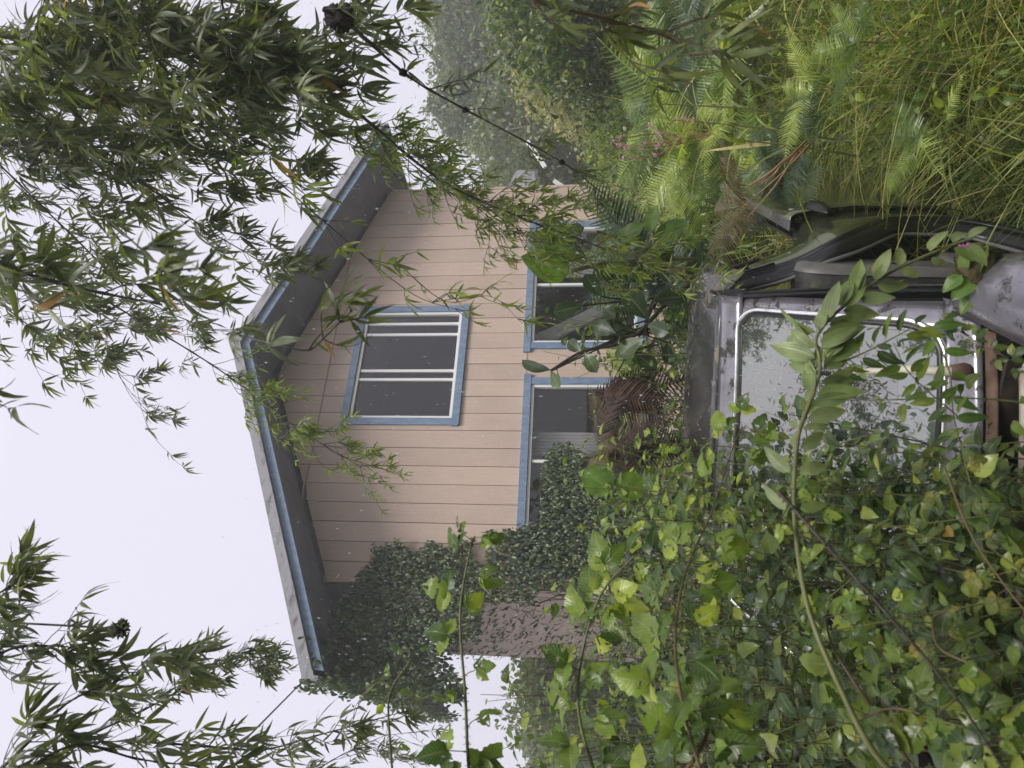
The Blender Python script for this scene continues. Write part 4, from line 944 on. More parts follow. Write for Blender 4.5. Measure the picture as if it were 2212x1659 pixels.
vine('bramble_cane', 'dark thorny bramble cane slanting through the bottom corner shade', 'bramble', [A(1680,1060,1.15),A(1760,1150,1.1),A(1886,1292,1.0),A(2039,1471,.95),A(2180,1680,.9)], 12, .03, T_BRAM, 'bramble', 'stem_dark', rad=.0034, tri=True, hairs=True, pet=.03)
vine('bramble_cane', 'bramble cane with orange yellow leaves beside the cream firewall', 'bramble', [A(2040,1010,1.3),A(2096,1151,1.2),A(2171,1265,1.1),A(2240,1350,1.05)], 11, .030, T_BRAM, 'bramble_old', 'stem_red', rad=.0022, tri=True)
vine('bramble_cane', 'yellowing bramble cane low in the bottom corner of the picture', 'bramble', [A(2230,1560,1.15),A(2120,1450,1.15),A(2030,1400,1.2),A(2010,1330,1.2)], 12, .030, T_BRAM, 'bramble_old', 'stem_red', rad=.003, tri=True)
vine('bramble_cane', 'glossy dark bramble in the bottom corner with round leaves', 'bramble', [A(2240,1640,1.0),A(2150,1590,1.05),A(2040,1560,1.1),A(1930,1530,1.15),A(1850,1560,1.15)], 15, .062, T_BRAM, 'thicket', 'stem_red', rad=.003, tri=True)
vine('bramble_cane', 'bramble cane with big bright leaves at the bottom picture edge', 'bramble', [A(1420,1720,1.1),A(1500,1640,1.1),A(1530,1560,1.15),A(1500,1480,1.2)], 11, .075, T_BRAM, 'bramble', 'stem_red', rad=.004, tri=True, hairs=True)
vine('bramble_cane', 'bramble cane between the velvet stem and the dark thorny cane', 'bramble', [A(1960,1640,1.25),A(1850,1480,1.3),A(1800,1400,1.35),A(1780,1330,1.35)], 12, .060, T_BRAM, 'bramble', 'stem_red', rad=.0035, tri=True)
# velvet stem across the windscreen
VP = [A(1960,1700,1.0),A(1882,1616,1.0),A(1812,1480,1.03),A(1750,1327,1.07),A(1724,1195,1.12),A(1715,1064,1.18),A(1723,951,1.22),A(1737,901,1.24),A(1756,851,1.26),A(1771,802,1.28),A(1769,765,1.3),A(1763,732,1.3),A(1789,693,1.32),A(1852,637,1.34),A(1930,585,1.36),A(2046,533,1.38),A(2100,515,1.38)]
S = spline(VP, 140); org = S[0].copy(); vr = empty('velvet_weed', org, 'tall velvety weed with pale ribbed leaves lying across the truck windscreen', 'weed')
put(bpy.data.objects.new('stem', tubes_np('stem', [(S-org, np.linspace(.0042, .0026, 140))], M['stem_green'], 9)), vr)
L = Leaves(); pets = []
for j, f in enumerate(np.linspace(.30, .99, 21)):
    i = int(f*138); d = unit(S[i+1]-S[i]); view = unit(C_-S[i]); sd = unit(np.cross(d, view))
    dens = 2
    for sg in (1, -1):
        for rep in range(2 if .52 < f < .86 else 1):
            dd = unit(sd*sg*rng.uniform(.5, 1)+d*rng.uniform(.1, 1.0)+DOWN*rng.uniform(.0, .9)+rvec(s=.15)); sz = (.048+.042*rng.random())*(1 if .5 < f < .9 else .8)
            L.add(S[i]+dd*.008, dd, unit(view*.9+UP*.5+rvec(s=.35)), sz, rng.integers(0, 3))
L.build(vr, org, T_VEL, M['velvet'], k=90)
vine('velvet_weed', 'side shoot of pale pointed leaves over the lower windscreen corner', 'weed', [A(1800,790,1.3),A(1860,765,1.3),A(1920,735,1.3),A(1985,700,1.3)], 7, .05, T_VEL, 'thicket', 'stem_green', rad=.002, opp=True, pet=.008)
vine('velvet_weed', 'thin shoot with long narrow leaves climbing the wiper', 'weed', [A(2070,900,1.45),A(2010,850,1.45),A(1960,800,1.45),A(1930,740,1.45)], 9, .045, T_VEL, 'bramble', 'stem_green', rad=.0015, opp=True, pet=.006)
vine('creeper', 'yellow green wavy leaved creeper trailing along the rusty cowl edge', 'creeper', [A(2010,705,1.6),A(2050,800,1.6),A(2060,900,1.55),A(2085,1000,1.5),A(2100,1080,1.45),A(2080,1140,1.45)], 20, .05, T_VEL, 'bigleaf', 'stem_green', rad=.0018, pet=.006)
vine('creeper', 'small clover like creeper beside the wiper pivot', 'creeper', [A(2030,690,1.6),A(2080,720,1.6),A(2120,745,1.55),A(2170,770,1.5),A(2220,800,1.5)], 11, .028, T_THK[:1], 'thicket', 'stem_red', rad=.0012, tri=True, pet=.012)
vine('seedling', 'bright green seedling with purple flower in the empty door opening', 'seedling', [A(2150,610,1.85),A(2120,600,1.85),A(2080,590,1.85)], 4, .075, T_BIG, 'bigleaf', 'stem_green', rad=.003, opp=True, pet=.01)
fl = empty('purple_flower', A(2085,545,1.85), 'small purple flower in front of the grey seat base', 'flower'); fo = np.array(fl.location); L = Leaves()
for _ in range(26):
    d = unit(rvec()); L.add(fo+d*.004, d, rvec(), .022, 0)
L.build(fl, fo, T_TREE, M['magenta'], k=12, part='petal', minsz=0)
blob(A(2110,575,1.87), .05, 'moss_clump', M['moss'], None, sq=(1.0, 1, .9), rough=.3, label='brown moss clump growing on the truck seat base', cat='moss')
vine('rubbery_shrub', 'thick leaved dark shrub standing between truck roof and lower windows', 'shrub', [A(1640,560,3.3),A(1480,620,3.3),A(1365,730,3.3),A(1259,759,3.3),A(1190,800,3.3)], 3, .06, T_RUB, 'rubber', 'stem_dark', rad=.012, pet=.02)
rs = [o for o in COL.objects if o.name.startswith('rubbery_shrub')][0]; ro = np.array(rs.location)
L = Leaves()
RB = [(1190,800,1120,790,.15),(1190,802,1210,845,.10),(1255,762,1220,730,.10),(1262,760,1285,800,.11),(1300,735,1345,700,.15),(1330,720,1250,690,.13),(1345,700,1300,660,.12),(1400,690,1360,640,.17),(1390,730,1330,770,.15),(1410,650,1455,640,.14),(1440,740,1450,790,.12),(1400,700,1440,720,.12),(1260,660,1215,670,.13),(1300,640,1260,590,.12),(1340,600,1290,575,.13),(1370,560,1320,545,.13),(1240,530,1210,500,.12),(1220,500,1280,490,.1),(1420,560,1460,545,.11),(1440,610,1420,560,.12),(1290,900,1330,950,.13),(1320,690,1345,745,.12),(1360,610,1390,650,.14),(1430,670,1450,610,.12),(1370,760,1420,800,.13)]
tw = []
for (x0, y0, x1, y1, s) in RB:
    dd_ = 3.3+rng.uniform(-.15, .15); p0 = A(x0, y0, dd_); p1 = A(x1, y1, dd_+rng.uniform(-.12, .12)); L.add(p0, unit(p1-p0), unit(np.array([rng.normal(0, .4), -1, .5])), s*1.05, rng.integers(0, 2))
    q = A(1380+rng.uniform(-60, 60), 690+rng.uniform(-60, 60), 3.35); tw.append((spline([q, (q+p0)/2+[0, 0, .02], p0], 6)-ro, .004))
put(bpy.data.objects.new('twig', tubes_np('twig', tw, M['stem_dark'], 5)), rs, kind='stuff')
L.build(rs, ro, T_RUB, M['rubber'], k=60)
bg_ = empty('broad_leaf_plant', A(1300,560,3.6), 'large pale green ribbed leaves under the bamboo at the lower window corner', 'plant'); bo = np.array(bg_.location); L = Leaves()
for (x0, y0, x1, y1, s) in [(1230,590,1150,560,.26),(1240,560,1190,520,.22),(1340,520,1375,490,.15),(1400,500,1410,460,.14),(1420,520,1470,480,.18)]:
    p0 = A(x0, y0, 3.5); p1 = A(x1, y1, 3.45); L.add(p0, unit(p1-p0), np.array([.2, -1, .6]), s, 0)
L.build(bg_, bo, T_BIG, M['bigleaf'], k=20)
put(bpy.data.objects.new('stem', tubes_np('stem', [(spline([A(1500,560,3.6), A(1350,560,3.6), A(1235,585,3.5)], 10)-bo, .012), (spline([A(1400,540,3.6), A(1290,500,3.5)], 6)-bo, .008)], M['stem_green'], 6)), bg_)
bg2 = empty('broad_leaf_plant', A(1340,1030,3.0), 'round pale leaf held on an orange stalk beside the ivied window', 'plant'); bo = np.array(bg2.location); L = Leaves()
for (x0, y0, x1, y1, s) in [(1320,1060,1280,1030,.14),(1330,1040,1390,1060,.13)]:
    p0 = A(x0, y0, 2.9); p1 = A(x1, y1, 2.9); L.add(p0, unit(p1-p0), np.array([.1, -1, .5]), s, 0)
L.build(bg2, bo, [leaf_tpl(.95, 6, 8, 'round', .1, .1, .02, seed=3)], M['bigleaf'], k=5)

# ------------------------------------------------------------------ thicket mounds on the near left
def shrub(label, tips, base, size, mat='thicket', k=60, leaves=26, tpls=None, name='shrub', cat='shrub', stemmat='stem_green', jit=.1, start=.35, rad=.0035):
    tpls = tpls or T_THK; root = empty(name, base, label, cat); org = np.array(base, float); tw = []; L = Leaves()
    for tp in tips:
        tp = np.array(tp)+rvec(s=jit); b = org+np.array([rng.normal(0, .12), rng.normal(0, .12), 0]); mid = (b+tp)/2+np.array([rng.normal(0, .08), rng.normal(0, .08), .15+.1*rng.random()])
        S = spline([b, mid, tp], 22); tw.append((S-org, np.linspace(rad, rad*.3, 22)))
        for f in np.linspace(start, 1, leaves):
            i = min(20, int(f*21)); d = unit(S[i+1]-S[i]); sd = unit(np.cross(d, rvec())); q = S[i]+sd*rng.uniform(.005, .05)
            L.add(q, unit(sd+d*.4+DOWN*.25+rvec(s=.2)), unit(UP+rvec(s=.45)+unit(C_-q)*.4), size*rng.uniform(.55, 1.25), rng.integers(0, len(tpls)))
    put(bpy.data.objects.new('stem', tubes_np('stem', tw, M[stemmat], 4)), root, kind='stuff')
    L.build(root, org, tpls, M[mat], k=k); return root
def tips_in(x0, x1, y0, y1, d0, d1, n): return [A(rng.uniform(x0, x1), rng.uniform(y0, y1), rng.uniform(d0, d1)) for _ in range(n)]
def gbase(X, Y, d):
    p = A(X, Y, d); return np.array([p[0], p[1], float(gz(p[0], p[1]))])
SH = [
 ('bright small leaved shrub below the ivied lower window', (1190,1330,1010,1200,2.6,3.2,26), (1500,1080,3.0), .05, 'bramble'),
 ('dense leafy shrub in front of the bare peach strip of wall', (1180,1330,1190,1400,2.5,3.2,30), (1500,1300,3.0), .05, 'bramble'),
 ('tall loose shrub reaching the sky at the bottom picture edge', (1040,1250,1400,1680,2.3,3.2,34), (1500,1500,3.0), .055, 'bramble'),
 ('shrub of fresh green leaves beside the truck roof', (1330,1480,1010,1180,2.3,2.9,26), (1650,1080,2.7), .048, 'bramble'),
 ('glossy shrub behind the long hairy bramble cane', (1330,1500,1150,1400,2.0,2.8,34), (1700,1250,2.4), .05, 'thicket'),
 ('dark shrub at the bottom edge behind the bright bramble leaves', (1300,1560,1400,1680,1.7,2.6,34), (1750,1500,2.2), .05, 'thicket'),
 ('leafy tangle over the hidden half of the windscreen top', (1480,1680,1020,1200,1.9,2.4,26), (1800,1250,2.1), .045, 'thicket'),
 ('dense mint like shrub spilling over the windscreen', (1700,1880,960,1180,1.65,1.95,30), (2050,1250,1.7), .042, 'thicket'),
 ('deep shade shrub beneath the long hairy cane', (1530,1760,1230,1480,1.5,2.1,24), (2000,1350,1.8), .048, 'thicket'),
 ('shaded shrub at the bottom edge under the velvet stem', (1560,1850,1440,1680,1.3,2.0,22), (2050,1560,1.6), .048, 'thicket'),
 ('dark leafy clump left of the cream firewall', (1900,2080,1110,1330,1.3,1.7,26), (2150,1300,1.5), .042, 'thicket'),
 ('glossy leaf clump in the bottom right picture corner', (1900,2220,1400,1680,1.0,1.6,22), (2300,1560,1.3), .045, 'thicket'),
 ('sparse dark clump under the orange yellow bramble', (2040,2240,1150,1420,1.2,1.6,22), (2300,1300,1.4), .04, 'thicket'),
 ('low climbing tangle on the truck cowl', (1990,2060,950,1150,1.62,1.75,14), (2100,1200,1.6), .03, 'thicket'),
 ('green shrub filling the gap between dead fern and truck roof', (1330,1500,870,1000,2.9,3.6,22), (1600,930,3.3), .045, 'bramble'),
 ('twining light green weeds around the dark thick leaved shrub', (1200,1400,650,860,3.1,3.5,24), (1500,760,3.4), .045, 'bramble'),
]
for (lb, a, b, sz, mt) in SH:
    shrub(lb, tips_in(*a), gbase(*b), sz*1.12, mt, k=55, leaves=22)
# understory leaves darkened in colour so the gaps between front leaves read as shade
def cloud_leaves(n, sampler, size, tpls, mat, name, label=None, cat=None, kind=None, k=0, parent=None, stuffname=None):
    L = Leaves()
    for _ in range(n):
        p = sampler(); L.add(p, unit(rvec()+DOWN*.3), unit(UP+rvec(s=.6)), size*rng.uniform(.6, 1.3), rng.integers(0, len(tpls)))
    m = L.mats((0, 0, 0)); me = join_leaves(name, tpls, m, np.array(L.I), rng.random(n), M[mat]); return put(bpy.data.objects.new(name, me), parent, label, cat, kind=kind)
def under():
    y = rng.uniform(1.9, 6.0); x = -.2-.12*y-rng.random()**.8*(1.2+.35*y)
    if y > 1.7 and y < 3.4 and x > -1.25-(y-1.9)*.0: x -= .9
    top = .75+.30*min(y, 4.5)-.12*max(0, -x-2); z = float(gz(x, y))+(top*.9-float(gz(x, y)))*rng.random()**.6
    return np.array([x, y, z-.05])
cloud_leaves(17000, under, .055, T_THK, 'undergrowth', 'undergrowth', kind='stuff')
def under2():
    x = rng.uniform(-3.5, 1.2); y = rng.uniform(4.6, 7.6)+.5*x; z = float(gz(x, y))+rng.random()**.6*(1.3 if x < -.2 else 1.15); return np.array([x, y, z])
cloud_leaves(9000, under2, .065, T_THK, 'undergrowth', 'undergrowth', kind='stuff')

# ------------------------------------------------------------------ ferns
def frond_tpl(npair=18, seed=0, width=.42, arch=.55, nl=8):
    r = np.random.default_rng(seed); V, uv, Fc = [], [], []
    def rach(f): return np.array([0, f*(1-.12*arch*f), arch*(.55*f-.95*f*f)])
    n = 14
    for i in range(n+1):      # rachis as thin ribbon
        p = rach(i/n); V += [p+[-.004, 0, 0], p+[.004, 0, 0.001]]; uv += [(0, 0), (0, 0)]
    Fc += [(2*i, 2*i+1, 2*i+3, 2*i+2) for i in range(n)]
    for k in range(npair):
        f = .12+.88*k/npair; ln = width/2*math.sin(math.pi*min(1, (f*.9+.12)**.8))**.8*(1.06-.5*max(0, f-.7)); p0 = rach(f); tg = rach(f+.01)-rach(f); tg /= np.linalg.norm(tg)
        for sg in (1, -1):
            dr = np.array([sg, .35, 0])+tg*.2; dr /= np.linalg.norm(dr); dr[2] -= .12*r.random(); dz = r.uniform(.05, .28)
            b = len(V); pt = r.uniform(-.006, .006); tilt = r.uniform(-.5, .5)
            for q in range(nl+1):
                g = q/nl; c = p0+dr*ln*g+np.array([0, pt*g, -dz*ln*g*g]); h = (.0155*(1-g)**.6*(.55+.5*math.sin(math.pi*min(1, f+.1)))+.0012)*(1 if q % 2 else .62)
                V += [c+[0, -h, -h*.3+h*tilt], c+[0, h, -h*.3-h*tilt]]; uv += [(0, .5)]*2
                if q: Fc.append((b+2*q-2, b+2*q-1, b+2*q+1, b+2*q) if sg > 0 else (b+2*q, b+2*q+1, b+2*q-1, b+2*q-2))
    return Tpl(V, Fc, uv)
T_FR = [frond_tpl(24, i, .40+.04*i, a) for i, a in enumerate([.3, .55, .85])]
def fern(label, base, n, size, mat='fern', up=.9, name='fern', cat='fern', spread=1.0, hang=False, toward=None, heading=None, k=40):
    root = empty(name, base, label, cat); org = np.array(base, float); L = Leaves()
    for i in range(n):
        a = 2*math.pi*i/n+rng.normal(0, .3); d = np.array([math.cos(a)*spread, math.sin(a)*spread, up*rng.uniform(.6, 1.3)])
        if hang: d[2] = -abs(d[2])
        if heading is not None: d = unit(np.array(heading)+rvec(s=.35))
        d = unit(d); hz_ = np.array([d[0], d[1], 0]); nrm = unit(UP*.55-hz_*.2+unit(C_-org)*.6+rvec(s=.2))
        L.add(org+rvec(s=.02), d, nrm, size*rng.uniform(.75, 1.15), rng.integers(0, 3))
    L.build(root, org, T_FR, M[mat], k=k, part='frond', minsz=0)
    return root
FE = [
 ('pale green fern against the end of the peach wall', A(1500,440,5.2), 12, .6, 'fern', .9),
 ('fern beside the far window trim above the truck bed', A(1470,510,4.6), 11, .5, 'fern', .8),
 ('big arching fern beyond the house corner', A(1400,200,6.0), 16, 1.0, 'fern', .7),
 ('fern mound behind the pink flowers', A(1440,320,5.4), 14, .8, 'fern', .7),
 ('broad fern mound at the middle of the far bank', A(1370,260,6.8), 16, 1.05, 'fern', .7),
 ('fern nearest the porch and the far corner of the house', A(1400,345,7.5), 12, .8, 'fern', .8),
 ('fern at the top picture edge beside the white tub', A(1540,50,4.6), 11, .7, 'fern', .5),
 ('dark fern clump above the tall bent grass blades', A(1480,110,5.4), 12, .8, 'fern_dark', .6),
 ('fern over the shaded bank at the top edge', A(1400,40,6.2), 13, 1.0, 'fern_dark', .6),
 ('green fern beside the truck bed and grass', A(1640,385,3.6), 11, .45, 'fern_dark', .6),
 ('low fern in the grass near the bed rail', A(1590,350,4.2), 11, .5, 'fern', .6),
 ('fern below the pink flowers in the grass', A(1530,250,5.0), 12, .6, 'fern', .6),
 ('dark fern behind the thick leaved shrub', A(1440,640,4.2), 12, .7, 'fern_dark', .8),
 ('drooping fern right under the lower window glass', A(1340,560,4.4), 11, .8, 'fern_dark', 1.1),
 ('small pale fern between the two lower windows', A(1370,830,4.0), 9, .5, 'fern', .9),
 ('dark fern tucked behind the truck cab', A(1500,760,4.3), 11, .6, 'fern_dark', .7),
 ('bronze fern arching over the truck bed corner', A(1560,440,3.5), 6, .45, 'fern_bronze', .6),
 ('bronze curling fern beside the ivied window', A(1300,950,3.6), 7, .35, 'fern_bronze', .9),
]
for lb, p, n, s, mt, up in FE: fern(lb, p-[0, 0, s*.3], n+2, s*.9, mt, up)
for lb, p, n, s, mt, up in [('small fern among the grass blades near the top edge', A(1760,200,3.2), 8, .32, 'fern', .5), ('small fern poking from the near grass at the right picture edge', A(2000,300,2.6), 7, .26, 'fern', .4), ('bluish drooping fern in the grass below the dry stalks', A(1760,330,3.1), 9, .34, 'fern_dark', .4), ('lone fern rosette in the grass at the top picture edge', A(1860,90,3.0), 8, .3, 'fern', .5)]: fern(lb, p, n, s, mt, up)
fern('dead reddish brown fern hanging between the windows and the truck roof', A(1290,850,3.4), 8, .46, 'fern_dead', 1, hang=True, heading=(.05, -.25, -1.0))
fern('withered brown fronds under the round pale leaf', A(1300,985,3.2), 8, .42, 'fern_dead', 1, hang=True, heading=(.3, -.3, -1.0))
fern('scaly spore dotted fern frond pair in the dark left of the firewall', A(1930,1200,1.35), 2, .13, 'fern_dark', 1, heading=(-.6, -.2, .1))

# ------------------------------------------------------------------ ivy on the wall
def ivy():
    root = empty('climbing_ivy', (HW[0]*-3.2, 9+HW[1]*-3.2, .2), 'dark ivy sheet climbing the peach wall and hanging from the eave corner', 'ivy'); org = np.array(root.location); L = Leaves(); tw = []
    def wp(s, o, z): return np.array([HW[0]*s+HW[1]*o, 9+HW[1]*s-HW[0]*o, z])
    nrm = np.array([HW[1], -HW[0], 0])
    n = 0
    while n < 15000:
        s = rng.uniform(-3.75, -.75); z = rng.uniform(1.2, 5.0)
        if z > 3.15:
            edge = -2.05-.5*abs(z-3.9)**1.3+.12*math.sin(z*6)+.06*math.sin(z*17); ok = s < edge and z < roofz(s)-.28+.12*rng.random()
            if z > 4.45: ok = ok and s < -2.3-(z-4.45)*1.6
            if s < -3.15 and z < 3.35+.1*math.sin(s*9): ok = False
            dens = 1
        elif z > 2.55: ok = s < -1.75-(z-2.55)*.3+.1*math.sin(s*11) and s > -2.75; dens = .8
        else: ok = -2.6 < s < -.95-(2.4-z)*.1+.1*math.sin(z*9); dens = 1 if s > -2.3 else .5
        if z < 3.15 and rng.random() < .12: ok = True; side = True; dens = .5
        else: side = False
        if not ok or rng.random() > dens: continue
        if side:
            yb = rng.random()*5.5; p = wp(WL-.03-.12*rng.random(), -yb, rng.uniform(1.4, 4.4)); L.add(p, unit(DOWN+rvec(s=.5)), unit(np.array([-HW[0], -HW[1], .3])+rvec(s=.4)), rng.uniform(.05, .11), rng.integers(0, 3)); n += 1; continue
        thick = .30 if z > 3.2 and s < -3 else .16
        o = .03+thick*rng.random()**.8; p = wp(s, o, z); d = unit(DOWN*.9+nrm*rng.uniform(.1, .8)+rvec(s=.4)); L.add(p, d, unit(nrm+UP*.5+rvec(s=.35)), rng.uniform(.032, .078), rng.integers(0, 3)); n += 1
    for _ in range(420):     # strands fringing the hanging edge and top corner
        s = -3.68+rng.normal(0, .035); z = rng.uniform(3.3, 4.95); L.add(wp(s, rng.uniform(0, .5), z), unit(DOWN+rvec(s=.5)), unit(nrm+rvec(s=.6)), rng.uniform(.05, .09), rng.integers(0, 3))
    for _ in range(260):     # creeping onto the eave
        s = rng.uniform(-3.7, -3.25); z = roofz(s)-.12+rng.normal(0, .07); L.add(wp(s, .8+rng.normal(0, .05)-.5*rng.random(), z-.1*rng.random()), unit(DOWN+rvec(s=.5)), unit(nrm+rvec(s=.6)), rng.uniform(.05, .09), rng.integers(0, 3))
    for _ in range(900):     # hanging along the whole left eave
        s = -3.62+rng.normal(0, .05); yb = rng.uniform(-.8, 6.4); z = roofz(-3.62)+.05-rng.random()**1.6*(1.2 if yb < 1.2 else .38); L.add(wp(s, -yb, z), unit(DOWN+rvec(s=.5)), unit(nrm+rvec(s=.6)), rng.uniform(.05, .11), rng.integers(0, 3))
    for _ in range(110):
        s = rng.uniform(-2.52, -2.0); z0 = rng.uniform(1.2, 1.9); pts = [wp(s, .03, z0)]
        for q in range(6): s = min(-1.95, s+rng.normal(.0, .05)); z0 += rng.uniform(.1, .26); pts.append(wp(s, .03+.03*rng.random(), z0))
        tw.append((np.array(pts)-org, np.linspace(.012, .004, len(pts))))
    put(bpy.data.objects.new('stem', tubes_np('stem', tw, M['stem_dark'], 5)), root, kind='stuff')
    L.build(root, org, T_IVY, M['ivy'], k=290, minsz=.004)
ivy()

# ------------------------------------------------------------------ grass
def grass(n, sampler, ls, tpls, mat, name='grass', lean=.35):
    P = np.array([sampler() for _ in range(n)]); a = rng.uniform(0, 2*np.pi, n); lean = lean*rng.uniform(.1, 1.5, n)**1.7*1.5; D = np.stack([np.cos(a)*lean, np.sin(a)*lean, np.ones(n)], 1)+rng.normal(0, .25, (n, 3)); D[:, 2] = np.abs(D[:, 2])
    Nn = -np.stack([np.cos(a), np.sin(a), -np.full(n, .2)], 1); gp = np.array([gpatch(p[0], p[1]) for p in P]); A_ = frames(D, Nn, rng.uniform(*ls, n)*(.55+.8*gp)); m = np.zeros((n, 4, 4)); m[:, :3, :3] = A_; m[:, :3, 3] = P; m[:, 3, 3] = 1
    me = join_leaves(name, tpls, m, rng.integers(0, len(tpls), n), np.clip(rng.random(n)*.75+.25*gp, 0, .999), M[mat]); put(bpy.data.objects.new(name, me), kind='stuff')
def gpatch(x, y): return .5+.5*math.sin(3.1*x+1.3*y+.6*math.sin(5*y))*math.sin(2.7*y-1.1*x+.8*math.sin(4*x))
def gs():
    while True:
        y = rng.uniform(1.4, 8.5); x = rng.uniform(.25*y+.32, .62*y+1.0)
        if (x > .47+.364*(y-1.96) or y > 5.2) and rng.random() < .25+.75*gpatch(x, y): break
    return np.array([x, y, float(gz(x, y))])
grass(52000, gs, (.14, .62), T_GRS, 'grass', lean=.9)
grass(2200, gs, (.18, .45), T_WIDE2, 'grass', name='broad_grass', lean=.7)
def gs2():
    y = rng.uniform(1.2, 5.0); x = .40+.364*(y-1.96)+rng.random()**1.5*1.0; x = max(x, .45); return np.array([x, y, float(gz(x, y))])
grass(15000, gs2, (.18, .48), T_GRS, 'grass_dark', lean=.8)
def gs3():
    y = rng.uniform(2.9, 4.7); x = .21+.342*(y-1.96)-rng.random()*1.2; return np.array([x, y, rng.uniform(.5, .75)])
grass(3000, gs3, (.3, .75), T_GRS, 'grass', lean=.5)
def gs4():
    x = rng.uniform(1, 7); y = rng.uniform(5.5, 10); return np.array([x, y, float(gz(x, y))])
grass(5000, gs4, (.6, 1.2), T_GRS, 'grass_dark', lean=.5)
# weeds mixed with the grass
def gw():
    p = gs(); p[2] += rng.random()*.55; return p
cloud_leaves(6500, gw, .05, T_THK, 'bramble', 'weed_leaves', kind='stuff')
def gw2():
    p = gs2(); p[2] += rng.random()*.3; return p
cloud_leaves(2000, gw2, .045, T_THK, 'thicket', 'weed_leaves', kind='stuff')
# tall bent reed blades
reeds = [('tall reed with two folded blades standing above the grass', 1580, 245, 1440, 225, 3.4), ('pale broad reed blade catching light beside the folded reed', 1640, 300, 1500, 262, 3.3), ('reed with one upright glossy blade near the white tub', 1720, 85, 1625, 95, 3.2), ('bent reed at the end of the fern bank', 1660, 330, 1555, 300, 3.2), ('yellowish reed leaning over the grass crest', 1640, 190, 1520, 150, 3.8)]
for lb, X0, Y0, X1, Y1, d in reeds:
    p0 = A(X0+200, Y0+8, d); p1 = A(X1, Y1, d); root = empty('reed', p0, lb, 'reed'); S = spline([p0, (p0+p1)/2+[.01, 0, 0], p1], 12)
    put(bpy.data.objects.new('stem', tubes_np('stem', [(S-p0, np.linspace(.005, .003, 12))], M['stem_green'], 5)), root); L = Leaves()
    for q in range(4):
        a = rng.uniform(0, 6.28); L.add(S[-1-q*2], unit(np.array([math.cos(a), math.sin(a)*.5, 1.1])), np.array([-math.cos(a), -math.sin(a)*.5, .8]), rng.uniform(.28, .42), rng.integers(0, 2))
    L.build(root, p0, T_WIDE, M['grass'], k=10, minsz=0, part='blade')
# straw stalks near the bed
st = empty('dry_reed', A(1700,340,3.0), 'dry straw coloured reed stalks leaning over the truck bed', 'dry reed'); so = np.array(st.location); tw = []
for (x0, y0, x1, y1) in [(1760,300,1600,450),(1740,305,1600,425),(1700,340,1610,405),(1690,350,1640,400),(1720,330,1615,470)]:
    tw.append((spline([A(x0, y0, 3.0), A((x0+x1)/2+8, (y0+y1)/2, 3.0), A(x1, y1, 3.1)], 10)-so, np.linspace(.006, .002, 10)))
for q in tw: put(bpy.data.objects.new('stalk', tubes_np('stalk', [q], M['straw'], 5)), st)
# pink flowers
for lb, X0, Y0, n in [('pink flowering weed on branching stalks before the fern bank', 1385, 300, 11), ('small pink flowering weed lower in the grass fringe', 1450, 290, 7)]:
    p0 = A(X0+90, Y0, 4.6); root = empty('pink_flower_weed', p0, lb, 'flowering weed'); tw = []; L = Leaves()
    for q in range(n):
        p1 = A(X0+rng.uniform(-70, 50), Y0+rng.uniform(-40, 45), 4.6+rng.uniform(-.1, .1)); tw.append((spline([p0, (p0+p1)/2+rvec(s=.04), p1], 8)-p0, .003))
        for _ in range(9): dd = unit(rvec()+UP*.5); L.add(p1+rvec(s=.008), dd, rvec(), .017, 0)
    put(bpy.data.objects.new('stem', tubes_np('stem', tw, M['straw'], 4)), root, kind='stuff'); L.build(root, p0, T_TREE, M['pink'], k=60, minsz=0, part='petal')
# white tub half hidden by the bank
tb = empty('white_tub', A(1700,-10,5.0), 'bright white plastic tub half hidden by ferns at the top picture edge', 'tub'); to = np.array(tb.location)
Gd = []
for (r_, z_) in [(.02, -.25), (.34, -.25), (.40, -.2), (.46, .25), (.49, .28), (.49, .32), (.45, .32), (.42, .26), (.36, -.15), (.02, -.17)]:
    Gd.append([(r_*math.cos(2*math.pi*k/28), r_*math.sin(2*math.pi*k/28)*.8, z_) for k in range(29)])
MB().grid(Gd).obj('tub_shell', M['whitething'], tb, smooth=True)
tb.location = A(1640,-22,5.6); tb.rotation_euler = (R(55), R(15), 0)

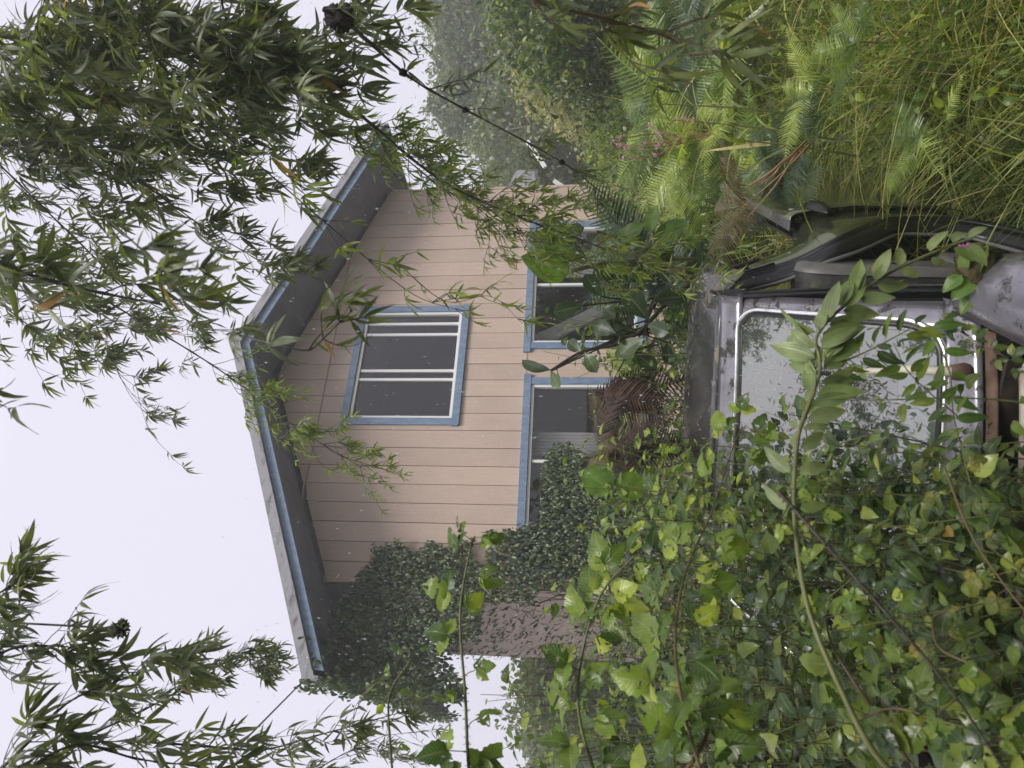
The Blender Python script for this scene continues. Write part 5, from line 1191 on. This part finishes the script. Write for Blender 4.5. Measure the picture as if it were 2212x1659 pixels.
# ------------------------------------------------------------------ trees
def tree(label, base, h, cr, nl, leafs, mat, trunk_r=.12, squash=.8, clumps=26, k=0, name='tree', sparse=.34):
    root = empty(name, base, label, 'tree'); org = np.array(base, float); tw = []
    S = spline([(0, 0, 0), (rng.normal(0, .1), rng.normal(0, .1), h*.45), (rng.normal(0, .25), 0, h*.8)], 10); put(bpy.data.objects.new('trunk', tubes_np('trunk', [(S, np.linspace(trunk_r, trunk_r*.4, 10))], M['bark'], 8)), root)
    P, D = [], []
    for c in range(clumps):
        d = unit(rvec()+UP*.25); rr = cr*rng.uniform(.45, 1.0); cc = np.array([0, 0, h*.68])+d*rr*np.array([1, 1, squash]); s0_ = S[rng.integers(4, 10)]
        tw.append((spline([s0_, (s0_+cc)/2+UP*.1*cr+rvec(s=.05*cr), cc], 8), np.linspace(trunk_r*.3, trunk_r*.07, 8)))
        m = nl//clumps; P.append(cc+rng.normal(0, cr*sparse*rng.uniform(.5, 1), (m, 3))*[1, 1, .6])
    P = np.concatenate(P); n = len(P); D = rng.normal(0, 1, (n, 3))+[0, 0, -.4]; A_ = frames(D, rng.normal(0, .6, (n, 3))+UP, rng.uniform(*leafs, n)); m = np.zeros((n, 4, 4)); m[:, :3, :3] = A_; m[:, :3, 3] = P; m[:, 3, 3] = 1
    put(bpy.data.objects.new('limb', tubes_np('limb', tw, M['bark'], 5)), root, kind='stuff')
    put(bpy.data.objects.new('crown', join_leaves('crown', T_TREE, m, rng.integers(0, 2, n), rng.random(n), M[mat])), root, kind='stuff')
def tb_(X, Y, d):
    p = A(X, Y, d); return np.array([p[0], p[1], float(gz(p[0], p[1]))])
tree('hazy far tree with open twigs standing behind the gap beside the house', tb_(1200,250,24), 7.4, 2.0, 5000, (.14,.26), 'tree', .16, clumps=30, sparse=.22)
tree('far round tree at the sky edge of the wooded slope', tb_(1200,120,26), 6.8, 2.4, 9000, (.14,.26), 'tree', .2)
tree('far tree touching the top picture edge behind the fern bank', tb_(1200,-10,24), 7.2, 2.6, 9000, (.14,.26), 'tree', .2)
tree('misty low tree between porch and wooded slope', tb_(1200,290,20), 4.2, 2.2, 9000, (.12,.22), 'tree', .18)
tree('glossy leaved tree standing over the fern bank at the top edge', tb_(1250,5,10.5), 2.9, .85, 7000, (.06,.13), 'tree', .1)
tree('glossy leaved bush tree above the big arching fern', tb_(1330,130,9.5), .7, .6, 5000, (.06,.12), 'thicket', .08)
tree('shaded bushy tree between the fern bank and house corner', tb_(1330,330,10.5), .6, .6, 4000, (.05,.11), 'thicket', .08)
tree('low shaded bush tree at the top edge above the white tub', tb_(1350,10,8), 2.2, 1.0, 8000, (.05,.11), 'thicket', .08)
tree('pale hazy tree low in the sky gap at the bottom edge', tb_(1200,1500,15), 3.0, 1.6, 5000, (.1,.18), 'tree', .1)
tree('hazy tree beside the lower end of the ivied wall', tb_(1200,1430,17), 2.9, 1.2, 3500, (.1,.18), 'tree', .1)
# pale bamboo clump on the slope and the far wood
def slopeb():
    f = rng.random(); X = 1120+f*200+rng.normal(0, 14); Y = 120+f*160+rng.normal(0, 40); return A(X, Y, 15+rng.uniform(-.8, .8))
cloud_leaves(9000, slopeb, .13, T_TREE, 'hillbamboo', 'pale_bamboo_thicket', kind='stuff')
def farwood():
    X = rng.uniform(1060, 1330)+0; Y = rng.uniform(-300, 420); return A(X+12*math.sin(Y*.03)+10*math.sin(Y*.11), Y, rng.uniform(26, 34))
cloud_leaves(14000, farwood, .42, T_TREE, 'tree', 'far_wood', kind='stuff')
def farwood2():
    Y = rng.uniform(1380, 2100); return A(rng.uniform(1130, 1330)+10*math.sin(Y*.05), Y, rng.uniform(20, 28))
cloud_leaves(9000, farwood2, .36, T_TREE, 'tree', 'far_wood', kind='stuff')
def bank():
    x = rng.uniform(1.0, 9); y = rng.uniform(7.5, 11)+.25*x; return np.array([x, y, float(gz(x, y))+rng.random()**.7*1.25])
cloud_leaves(22000, bank, .065, T_THK, 'bramble', 'bank_foliage', kind='stuff')

# ------------------------------------------------------------------ rain
def rain(n):
    V = []; Fc = []
    Vt = np.array([(1, 0, 0), (0, 1, 0), (-1, 0, 0), (0, -1, 0), (0, 0, 1), (0, 0, -1)], float)*[.0007, .0007, .0065]; Ft = [(0,1,4),(1,2,4),(2,3,4),(3,0,4),(1,0,5),(2,1,5),(3,2,5),(0,3,5)]
    t = Tpl(Vt, Ft, [(0, 0)]*6); m = np.zeros((n, 4, 4))
    for i in range(n):
        d = rng.uniform(.9, 4.5); p = A(rng.uniform(450, 1750), rng.uniform(0, 1659), d); m[i, :3, :3] = np.eye(3)*rng.uniform(.5, 1.1)*d**.5*.75; m[i, :3, 3] = p; m[i, 3, 3] = 1
    put(bpy.data.objects.new('raindrops', join_leaves('raindrops', [t], m, np.zeros(n, int), rng.random(n), M['drop'])), kind='stuff')
rain(1100)
